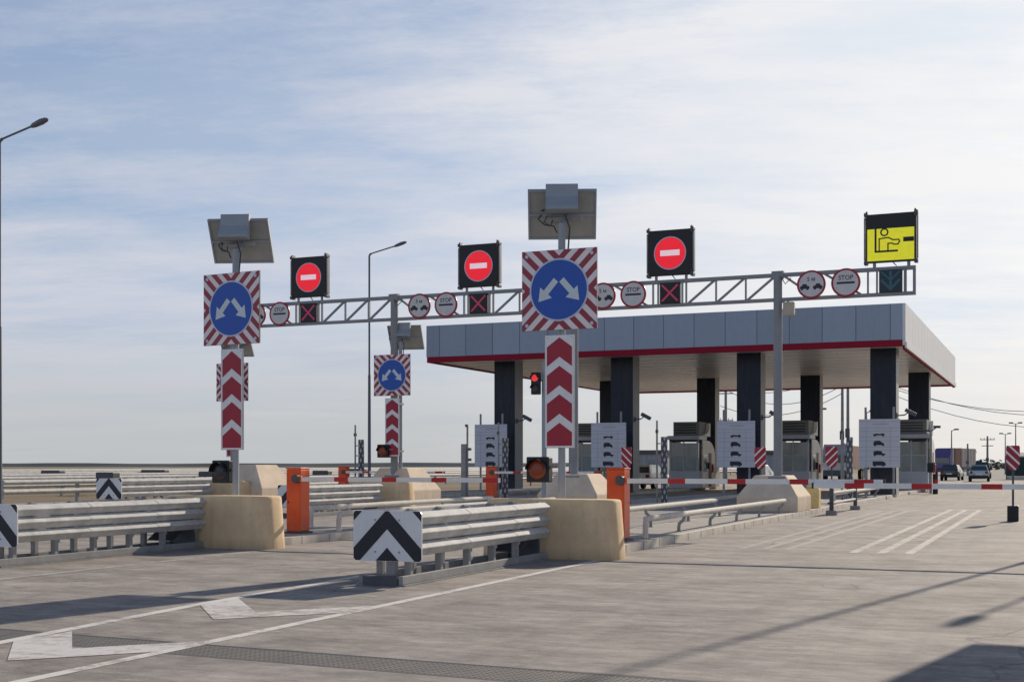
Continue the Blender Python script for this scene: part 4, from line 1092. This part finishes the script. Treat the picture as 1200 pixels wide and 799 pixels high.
# ------------------------------------------------------------------ traffic beyond the plaza
def make_car(loc, rz, label, paint, tall):
    root = empty('parked_car', loc, label, 'car', None, rz)
    h = 1.82 if tall else 1.5; w = .90 if tall else .86; Ln = 2.3
    # side profile (y forward is away from the camera; rear faces -y)
    sect = []
    prof = [(-Ln, .42, .80, .82), (-Ln+.06, .36, .98, .93), (-1.6, .30, 1.02, 1.0), (0.2, .30, 1.0, 1.0), (1.3, .30, .96, 1.0), (2.05, .34, .84, .95), (Ln, .42, .66, .82)]
    b = MB(); rings = []
    for (y, zl, zh, ws) in prof:
        W = w*ws
        rings.append([(-W*.9, y, zl), (-W, y, zl+.14), (-W, y, zh-.14), (-W*.9, y, zh), (W*.9, y, zh), (W, y, zh-.14), (W, y, zl+.14), (W*.9, y, zl)])
    b.loft(rings, paint, True); b.build('body', root)
    c = MB(); z0 = .95
    base = [(-w*.92, -2.12), (w*.92, -2.12), (w*.92, 1.15), (-w*.92, 1.15)]
    top = [(-w*.72, -1.75), (w*.72, -1.75), (w*.72, .2), (-w*.72, .2)]
    c.loft([[(p[0], p[1], z0) for p in base], [(p[0], p[1], h-.05) for p in top], [(p[0]*.93, p[1]*.95-.02, h) for p in top]], paint); c.build('cabin', root)
    g = MB()
    def quad(t0, t1, a, b2, n):
        P = []
        for (s, t) in ((a, t0), (b2, t0), (b2, t1), (a, t1)):
            P.append(s)
        return P
    zt, zb2 = h-.12, 1.02
    def lerp(p, q, t): return p+(q-p)*t
    tb, tt = (zb2-z0)/(h-.05-z0), (zt-z0)/(h-.05-z0)
    yb, yt = lerp(-2.12, -1.75, tb), lerp(-2.12, -1.75, tt); xb, xt = lerp(w*.92, w*.72, tb), lerp(w*.92, w*.72, tt)
    g.face([(-xb*.9, yb-.006, zb2), (xb*.9, yb-.006, zb2), (xt*.9, yt-.006, zt), (-xt*.9, yt-.006, zt)], MT['glass'])
    fy, fy2 = lerp(1.15, .2, tb), lerp(1.15, .2, tt)
    g.face([(-xb*.9, fy+.006, zb2), (-xt*.9, fy2+.006, zt), (xt*.9, fy2+.006, zt), (xb*.9, fy+.006, zb2)], MT['glass'])
    for s in (-1, 1):
        for (ya, yc) in ((-1.75, -.55), (-.45, .55)):
            g.face([(s*(xb+.006), ya, zb2), (s*(xb+.006), yc+.2*(yc > 0), zb2), (s*(xt+.006), yc-.25*(yc > 0), zt), (s*(xt+.006), ya+.2*(ya < -1), zt)], MT['glass'])
    g.build('window', root)
    for s in (-1, 1):
        l = MB(); l.box(s*w*.74-.11, s*w*.74+.11, -Ln-.02, -Ln+.12, .72, .92, MT['tail']); l.build('tail_light', root)
        l = MB(); l.box(s*w*.66-.14, s*w*.66+.14, Ln-.14, Ln-.02, .58, .70, MT['headl']); l.build('headlight', root)
        for y in (-1.4, 1.4):
            t = MB(); n = 24
            P = [(y+.34*math.cos(2*math.pi*k/n), .34+.34*math.sin(2*math.pi*k/n)) for k in range(n)]
            xa, xc = sorted((s*(w-.2), s*(w+.015))); t.prism(P, 'x', xa, xc, MT['tyre']); to = t.build('wheel', root)
            q = MB(); P = [(y+.2*math.cos(2*math.pi*k/n), .34+.2*math.sin(2*math.pi*k/n)) for k in range(n)]
            xa, xc = sorted((s*(w+.016), s*(w+.024))); q.prism(P, 'x', xa, xc, MT['rim']); q.build('rim', to)
    p = MB(); p.box(-.26, .26, -Ln-.03, -Ln-.01, .6, .71, MT['white_refl']); p.build('number_plate', root)
    p = MB(); p.box(-w*.95, w*.95, -Ln-.06, -Ln+.12, .36, .54, MT['black'], .03); p.build('bumper', root)
    m = MB()
    for s in (-1, 1): m.box(s*(w+.09)-.09, s*(w+.09)+.09, .55, .7, 1.0, 1.14, MT['black'], .03)
    m.build('mirror', root)
    return root
make_car((-9.0, 129, 0), R(-3), 'dark hatchback with a light roof, left of the silver saloon at right', MT['car_dark'], False)
make_car((-6.2, 122, 0), R(2), 'silver saloon car at right, in front of the taller dark car', MT['car_silver'], False)
make_car((-7.3, 150, 0), R(2), 'tall dark off-road car behind the silver saloon at right', MT['car_dark'], True)
make_car((-23.2, 76, 0), R(0), 'cream car in the covered lane right of the right orange barrier', MT['car_cream'], False)
make_car((-17.0, 79, 0), R(0), 'dark car in the covered lane between the second and third booths', MT['car_dark'], False)

tr = empty('lorry', (-14.6, 196, 0), 'purple lorry with cream and brown box trailer beyond the plaza at right', 'lorry', None, R(-10))
b = MB(); b.box(-1.25, 1.25, -2.2, .1, .9, 2.6, MT['purple'], .12); b.prism([(-2.1, 2.6), (.1, 2.6), (.1, 3.9), (-.6, 3.9), (-1.7, 3.2)], 'x', -1.2, 1.2, MT['purple'])
b.box(-1.22, 1.22, -2.1, .1, .45, .9, MT['dark_steel'], .05); b.build('cab', tr)
b = MB(); b.box(-1.08, 1.08, -2.215, -2.2, 1.75, 2.5, MT['glass']); b.build('windscreen', tr)
b = MB(); b.box(-1.28, 1.28, .45, 4.2, 1.2, 3.95, MT['brown'], .03); b.box(-1.28, 1.28, 4.22, 13, 1.2, 4.0, MT['truck_box'], .03)
for i in range(9): b.box(1.281, 1.31, 4.6+i*.95, 4.7+i*.95, 1.3, 3.9, MT['brown'])
b.box(-1.1, 1.1, .3, 13, .85, 1.19, MT['dark_steel']); b.build('trailer', tr)
for s in (-1, 1):
    for y in (-1.4, 2.4, 9.4, 10.7, 12.0):
        t = MB(); n = 20; P = [(y+.5*math.cos(2*math.pi*k/n), .5+.5*math.sin(2*math.pi*k/n)) for k in range(n)]
        xa, xc = sorted((s*.85, s*1.2)); t.prism(P, 'x', xa, xc, MT['tyre']); t.build('wheel', tr)
# second lorry, seen behind the booths
tr2 = empty('lorry', (-19.6, 128, 0), 'grey lorry facing the plaza, behind the poles between the two right booths', 'lorry')
b = MB(); b.box(-1.25, 1.25, -2.2, .2, .9, 2.5, MT['car_silver'], .1); b.prism([(-2.1, 2.5), (.2, 2.5), (.2, 3.5), (-1.1, 3.5)], 'x', -1.2, 1.2, MT['cabin']); b.box(-1.22, 1.22, -2.15, .1, .4, .9, MT['dark_steel']); b.build('cab', tr2)
b = MB(); b.box(-1.1, 1.1, -2.22, -2.202, 1.7, 2.45, MT['glass']); b.build('windscreen', tr2)
b = MB(); b.box(-1.28, 1.28, .5, 11, 1.1, 3.4, MT['brown'], .03); b.build('trailer', tr2)
for s in (-1, 1):
    h = MB(); h.box(s*.9-.2, s*.9+.2, -2.24, -2.2, 1.0, 1.2, MT['headl']); h.build('headlight', tr2)
    for y in (-1.3, 8, 9.3):
        t = MB(); n = 20; P = [(y+.5*math.cos(2*math.pi*k/n), .5+.5*math.sin(2*math.pi*k/n)) for k in range(n)]
        xa, xc = sorted((s*.85, s*1.2)); t.prism(P, 'x', xa, xc, MT['tyre']); t.build('wheel', tr2)

# green sheet fence at the right edge
gf = empty('sheet_fence', (-4.5, 140, 0), 'dark green corrugated sheet fence at the right edge beyond the cars', 'fence')
b = MB(); x = 0; P = []
while x < 26:
    P += [(x, 0), (x+.12, -.06), (x+.24, -.06), (x+.36, 0)]; x += .48
for (p, q) in zip(P[:-1], P[1:]): b.face([(p[0], p[1], .35), (q[0], q[1], .35), (q[0], q[1], 2.3), (p[0], p[1], 2.3)], MT['green'])
b.build('sheet', gf, flipfix=False)
b = MB(); x = 0
while x <= 26: b.box(x-.05, x+.05, .02, .12, 0, 2.45, MT['dark_steel']); x += 2.6
b.build('posts', gf)
b = MB(); b.box(0, 26, .06, .3, 0, .33, MT['kerb']); b.build('plinth', gf)

# grey site cabin behind the covered lanes
cb = empty('site_cabin', (-39, 121, 0), 'low grey site cabin with a dark roof seen left of the leftmost booth', 'cabin')
b = MB(); b.box(-4, 4, 0, 3, 0, 2.6, MT['cabin'], .03)
for i in range(16): b.box(-3.9+i*.5, -3.84+i*.5, -.03, -.001, .1, 2.5, MT['booth_grey'])
b.build('wall', cb)
b = MB(); b.box(-4.2, 4.2, -.3, 3.3, 2.6, 2.95, MT['roofdark'], .03); b.build('roof', cb)
for x in (-2.5, .6, 2.6):
    b = MB(); b.box(x-.5, x+.5, -.06, -.031, 1.0, 2.0, MT['glass_pale']); b.build('window', cb)
cb2 = clone(cb, (-26, 132, 0), 'low grey site cabin seen between the two middle booths')

# cabinet stack and cones near the right booth
cn = empty('traffic_cone', (-8.4, 71.4, .145), 'orange and white traffic cone beside the right booth front', 'cone')
b = MB(); b.loft([[(r*math.cos(2*math.pi*k/16), r*math.sin(2*math.pi*k/16), z) for k in range(16)] for r, z in ((.16, .04), (.12, .3))], MT['orange_cone'], True)
b.loft([[(r*math.cos(2*math.pi*k/16), r*math.sin(2*math.pi*k/16), z) for k in range(16)] for r, z in ((.121, .3), (.08, .52))], MT['white_refl'], True)
b.loft([[(r*math.cos(2*math.pi*k/16), r*math.sin(2*math.pi*k/16), z) for k in range(16)] for r, z in ((.08, .52), (.03, .75))], MT['orange_cone'], True)
b.build('body', cn)
b = MB(); b.box(-.2, .2, -.2, .2, 0, .04, MT['orange_cone'], .01); b.build('base', cn)
clone(cn, (-8.0, 71.2, .145), 'orange and white traffic cone, right of its twin by the right booth')

# payment post at the right booth
pp = empty('payment_post', (-5.95, 70.0, 0), 'slim pale payment post with a dark box right of the right booth', 'payment post')
b = MB(); b.tube([(0, 0, 0), (0, 0, 3.3)], .07, MT['col_side'], 10); b.build('pole', pp)
b = MB(); b.box(-.16, .16, -.18, -.071, 1.1, 1.6, MT['black'], .02); b.build('reader', pp)
b = MB(); b.tube([(0, 0, 3.25), (.28, -.1, 3.45)], .03, MT['dark_steel'], 8); b.box(.14, .5, -.2, -.02, 3.42, 3.55, MT['dark_steel'], .02); b.box(-.35, -.02, -.1, 0, 3.24, 3.34, MT['dark_steel'], .02); b.build('camera', pp)
bo = empty('bollard', (-5.6, 68.5, 0), 'short dark bollard with a red band right of the payment post', 'bollard')
b = MB(); b.tube([(0, 0, 0), (0, 0, .9), (0, 0, 1.0), (0, 0, 1.04)], .13, MT['black'], 14); b.build('post', bo)
b = MB(); b.tube([(0, 0, .55), (0, 0, .75)], .134, MT['boom_red'], 14); b.build('band', bo)

# ------------------------------------------------------------------ poles and wires
def make_upole(loc, h, label, arms=True):
    root = empty('utility_pole', loc, label, 'utility pole', 'tall poles beyond the plaza')
    b = MB(); b.tube([(0, 0, 0), (0, 0, h)], .17, MT['pole'], 10, r2=.11); b.build('pole', root)
    if arms:
        b = MB(); b.box(-.9, .9, -.05, .05, h-.5, h-.4, MT['pole']); b.box(-.7, .7, -.05, .05, h-1.3, h-1.2, MT['pole']); b.build('crossarm', root)
        for x in (-.8, -.4, .4, .8):
            b = MB(); b.tube([(x, 0, h-.4), (x, 0, h-.2)], .04, MT['lens'], 8); b.build('insulator', root)
    b = MB(); b.box(-.2, .2, -.3, -.17, h*.38, h*.46, MT['dark_steel'], .02); b.build('box', root)
    return root
P1 = (-17.2, 118, 0); P2 = (-28.2, 117, 0); P3 = (-17.9, 119.4, 0); P4 = (14, 150, 0)
make_upole(P1, 10.4, 'tall utility pole, right one of the pair left of the rightmost tariff board')
make_upole(P3, 10.0, 'tall utility pole, left one of the pair left of the rightmost tariff board', False)
make_upole(P2, 9.4, 'utility pole left of the tariff board beside the slim gantry column')
make_upole(P4, 10.6, 'utility pole outside the frame at right carrying the cables')
wires = []
def wire(a, c, sag, label):
    N = 16; pts = []
    for i in range(N+1):
        t = i/N; p = Vector(a).lerp(Vector(c), t); p.z -= sag*4*t*(1-t); pts.append(p)
    o = MB().tube(pts, .03, MT['wire'], 5).build('cable')
    tag(o, label, 'cable', 'cables between the utility poles')
for dx, z, sg in ((-.8, 10.2, 3.6), (.4, 10.2, 4.0), (.8, 9.3, 4.3)):
    wire((P1[0]+dx, P1[1], z), (P4[0]+dx, P4[1], z+.2), sg, 'thin dark cable sagging from the pole pair to the right edge')
for dx, z, sg in ((-.8, 10.2, 1.5), (.4, 9.3, 1.7), (-.5, 8.0, 1.4)):
    wire((P1[0]+dx, P1[1], z), (P2[0]+dx, P2[1], z-1.0), sg, 'thin dark cable sagging between the poles behind the canopy')
def make_flamp(loc, h, label, dbl=False):
    root = empty('street_lamp', loc, label, 'street lamp', 'small far street lamps')
    b = MB(); b.tube([(0, 0, 0), (0, 0, h)], .11, MT['pole'], 8, r2=.06); b.build('pole', root)
    for s in ((-1, 1) if dbl else (1,)):
        q = MB(); q.tube([(0, 0, h-.05), (s*.5, -.2, h+.1)], .05, MT['pole'], 6); q.build('arm', root)
        q = MB(); q.box(s*.6-.28, s*.6+.28, -.4, -.05, h+.03, h+.22, MT['lamp_black'], .04); q.build('lamp_head', root)
make_flamp((-11.8, 168, 0), 5.8, 'far single street lamp above the cars at right')
make_flamp((-4.9, 190, 0), 7.2, 'far double street lamp right of the cars, beside the striped sign', True)
make_flamp((-6.9, 210, 0), 6.2, 'far thin double street lamp just left of the striped sign at right', True)
make_flamp((-21.9, 130, 0), 7.0, 'far street lamp between the right booths, left of the pole pair')
make_flamp((-17.4, 132, 0), 6.8, 'far street lamp right of the pole pair, beside the rightmost tariff board')

for i, (x, y, h, lab) in enumerate([(-2.4, 150, 4.6, 'thin far pole nearest the striped sign, on its left'), (-7.9, 175, 5.2, 'thin far pole above the tall dark car'),
        (-10.9, 185, 4.4, 'thin far pole between the two nearer cars'), (-30.5, 126, 6.4, 'thin far pole left of the slim gantry column'), (-20.0, 150, 5.4, 'thin far pole behind the grey lorry')]):
    make_upole((x, y, 0), h, lab, i in (1, 3))
def make_shed(loc, w, d, h, label, mat, rz=0):
    root = empty('shed', loc, label, 'building', 'low far buildings', rz)
    b = MB(); b.box(-w/2, w/2, 0, d, 0, h, MT[mat], .02); b.build('wall', root)
    b = MB(); b.prism([(-.4, h), (d+.4, h), (d/2, h+.9)], 'x', -w/2-.3, w/2+.3, MT['roofdark']); b.build('roof', root)
    for k in range(int(w/3)):
        x = -w/2+1.5+3*k
        b = MB(); b.box(x-.6, x+.6, -.05, -.003, 1.1, 2.3, MT['glass_pale']); b.build('window', root)
make_shed((-24.5, 300, 0), 16, 8, 4.2, 'pale low building far behind the purple lorry', 'truck_box')
make_shed((2.5, 330, 0), 22, 8, 3.6, 'pale low building far beyond the green fence', 'booth')
make_shed((-62, 260, 0), 18, 8, 3.6, 'grey low building far behind the canopy', 'cabin')
hd = MB(); random.seed(3)
def clump(mb, x, y, r, h):
    for k in range(26):
        a = random.uniform(0, 6.28); rr = r*math.sqrt(random.random()); c = Vector((x+rr*math.cos(a), y+rr*math.sin(a), random.uniform(.1, h)))
        u = Vector((random.uniform(-1, 1), random.uniform(-1, 1), random.uniform(-1, 1))).normalized(); w_ = u.cross(Vector((.3, .5, .8))).normalized(); q = random.uniform(.35, .7)
        mb.face([c+u*q, c+w_*q, c-u*q, c-w_*q], MT['scrub'])
x = -120
while x < 60:
    clump(hd, x, 420+random.uniform(-20, 20), 3.0, random.uniform(1.2, 3.4)); x += random.uniform(1.5, 3.5)
tag(hd.build('scrub', flipfix=False), 'low dark scrub along the far horizon at right', 'scrub', kind='stuff')

# ------------------------------------------------------------------ sky, sun, camera
SUN_AZ, SUN_EL = R(11.5), R(24.5)       # azimuth clockwise from +y
w = bpy.data.worlds.new('World'); SC.world = w; w.use_nodes = True
nt = w.node_tree; bg = nt.nodes['Background']
sky = nt.nodes.new('ShaderNodeTexSky'); sky.sky_type = 'NISHITA'; sky.sun_disc = False
sky.sun_elevation = SUN_EL; sky.sun_rotation = SUN_AZ; sky.altitude = 100; sky.air_density = 1.0; sky.dust_density = 1.2; sky.ozone_density = 1.6
tc = nt.nodes.new('ShaderNodeTexCoord'); v = tc.outputs['Generated']
sep = nt.nodes.new('ShaderNodeSeparateXYZ'); lin(nt, v, sep.inputs[0])
zc = mathn(nt, 'MAXIMUM', sep.outputs[2], 0.0)
den = mathn(nt, 'ADD', zc, 0.10)
comb = nt.nodes.new('ShaderNodeCombineXYZ')
lin(nt, mathn(nt, 'DIVIDE', sep.outputs[0], den), comb.inputs[0]); lin(nt, mathn(nt, 'DIVIDE', sep.outputs[1], den), comb.inputs[1])
cv = comb.outputs[0]
rot = nt.nodes.new('ShaderNodeMapping'); rot.inputs['Rotation'].default_value = (0, 0, R(-18)); lin(nt, cv, rot.inputs['Vector'])
rv = rot.outputs['Vector']
c1 = noise(nt, rv, 0.6, 10, 0.66, (0.7, 1.1, 1))
c2 = noise(nt, rv, 1.8, 12, 0.74, (0.75, 1.5, 1))
cl = mathn(nt, 'ADD', mathn(nt, 'MULTIPLY', c1, 0.55), mathn(nt, 'MULTIPLY', c2, 0.45))
# closeness to the sun: the haze is brighter there
dot = nt.nodes.new('ShaderNodeVectorMath'); dot.operation = 'DOT_PRODUCT'
lin(nt, v, dot.inputs[0]); dot.inputs[1].default_value = (math.sin(SUN_AZ)*math.cos(SUN_EL), math.cos(SUN_AZ)*math.cos(SUN_EL), math.sin(SUN_EL))
near = nt.nodes.new('ShaderNodeMapRange'); near.inputs['From Min'].default_value = 0.70; near.inputs['From Max'].default_value = 0.97; near.clamp = True
near.interpolation_type = 'SMOOTHSTEP'; lin(nt, dot.outputs['Value'], near.inputs['Value'])
nf = near.outputs['Result']
cover = mathn(nt, 'ADD', cl, mathn(nt, 'MULTIPLY', nf, 0.15))
low = nt.nodes.new('ShaderNodeMapRange'); low.inputs['From Min'].default_value = 0.30; low.inputs['From Max'].default_value = 0.02; lin(nt, sep.outputs[2], low.inputs['Value'])
cover = mathn(nt, 'ADD', cover, mathn(nt, 'MULTIPLY', low.outputs['Result'], 0.21))
mask = ramp(nt, cover, 0.48, 0.66)
S = 10.0   # sky radiance units: the Background strength is 1/S
hazec = mixc(nt, nf, (0.62*S, 0.635*S, 0.715*S), (0.89*S, 0.885*S, 0.885*S))
lowc = mixc(nt, nf, (0.505*S, 0.53*S, 0.545*S), (0.80*S, 0.79*S, 0.775*S))
hor = nt.nodes.new('ShaderNodeMapRange'); hor.inputs['From Min'].default_value = 0.14; hor.inputs['From Max'].default_value = 0.0; hor.interpolation_type = 'SMOOTHSTEP'
lin(nt, sep.outputs[2], hor.inputs['Value'])
hazec = mixc(nt, hor.outputs['Result'], hazec, lowc)
skyc = nt.nodes.new('ShaderNodeHueSaturation'); skyc.inputs['Saturation'].default_value = 0.9; skyc.inputs['Value'].default_value = 1.0
lin(nt, sky.outputs['Color'], skyc.inputs['Color'])
veil = mixc(nt, 0.5, skyc.outputs['Color'], (0.40*S, 0.485*S, 0.665*S))
out = mixc(nt, mathn(nt, 'MULTIPLY', mask, 0.88), veil, hazec)
# sky behind the camera is brightened as added fill; the unseen zenith is darkened
c3 = noise(nt, rv, 0.9, 9, 0.66, (0.7, 1.4, 1.3))
out = mixc(nt, mathn(nt, 'MULTIPLY', ramp(nt, c3, 0.45, 0.66), mathn(nt, 'SUBTRACT', 0.8, mathn(nt, 'MULTIPLY', hor.outputs['Result'], 0.6))), out, (0.50*S, 0.575*S, 0.72*S)) if False else out
tv = nt.nodes.new('ShaderNodeVectorMath'); tv.operation = 'MULTIPLY'; lin(nt, out, tv.inputs[0])
lin(nt, mixc(nt, mathn(nt, 'MULTIPLY', ramp(nt, c3, 0.44, 0.64), mathn(nt, 'SUBTRACT', 1.0, mathn(nt, 'MULTIPLY', hor.outputs['Result'], 0.8))), (1.04, 1.035, 1.03), (0.86, 0.925, 1.0)), tv.inputs[1])
out = tv.outputs[0]
back = nt.nodes.new('ShaderNodeMapRange'); back.inputs['From Min'].default_value = -0.9; back.inputs['From Max'].default_value = 0.55
back.inputs['To Min'].default_value = 1.38; back.inputs['To Max'].default_value = 1.0
lin(nt, dot.outputs['Value'], back.inputs['Value'])
mul = nt.nodes.new('ShaderNodeVectorMath'); mul.operation = 'SCALE'; lin(nt, out, mul.inputs[0])
zen = nt.nodes.new('ShaderNodeMapRange'); zen.inputs['From Min'].default_value = 0.34; zen.inputs['From Max'].default_value = 0.72
zen.inputs['To Min'].default_value = 1.0; zen.inputs['To Max'].default_value = 0.26; lin(nt, sep.outputs[2], zen.inputs['Value'])
lin(nt, mathn(nt, 'MULTIPLY', back.outputs['Result'], zen.outputs['Result']), mul.inputs['Scale'])
zt2 = nt.nodes.new('ShaderNodeMapRange'); zt2.inputs['From Min'].default_value = 0.34; zt2.inputs['From Max'].default_value = 0.75; lin(nt, sep.outputs[2], zt2.inputs['Value'])
tint = nt.nodes.new('ShaderNodeVectorMath'); tint.operation = 'MULTIPLY'
lin(nt, mul.outputs[0], tint.inputs[0]); lin(nt, mixc(nt, zt2.outputs['Result'], (1, 1, 1), (0.82, 1.03, 1.38)), tint.inputs[1])
lin(nt, tint.outputs[0], bg.inputs['Color']); bg.inputs['Strength'].default_value = 1.0/S

sun = bpy.data.lights.new('sun', 'SUN'); sun.energy = 5.0; sun.angle = R(0.55); sun.color = (1.0, 0.885, 0.735)
so = bpy.data.objects.new('sun', sun); COL.objects.link(so)
d = Vector((math.sin(SUN_AZ)*math.cos(SUN_EL), math.cos(SUN_AZ)*math.cos(SUN_EL), math.sin(SUN_EL)))
so.rotation_euler = d.to_track_quat('Z', 'Y').to_euler(); so.location = (10, 60, 40)

cam = bpy.data.cameras.new('camera'); cam.sensor_width = 36; cam.lens = 44.67; cam.shift_y = 0.1208; cam.clip_end = 6000
co = bpy.data.objects.new('camera', cam); COL.objects.link(co)
co.location = (0, 0, 1.5); co.rotation_euler = (R(90), 0, R(23.1))
SC.camera = co
SC.view_settings.view_transform = 'Standard'; SC.view_settings.look = 'None'; SC.view_settings.exposure = 0; SC.view_settings.gamma = 1
SC.render.engine = 'CYCLES'
SC.cycles.max_bounces = 6
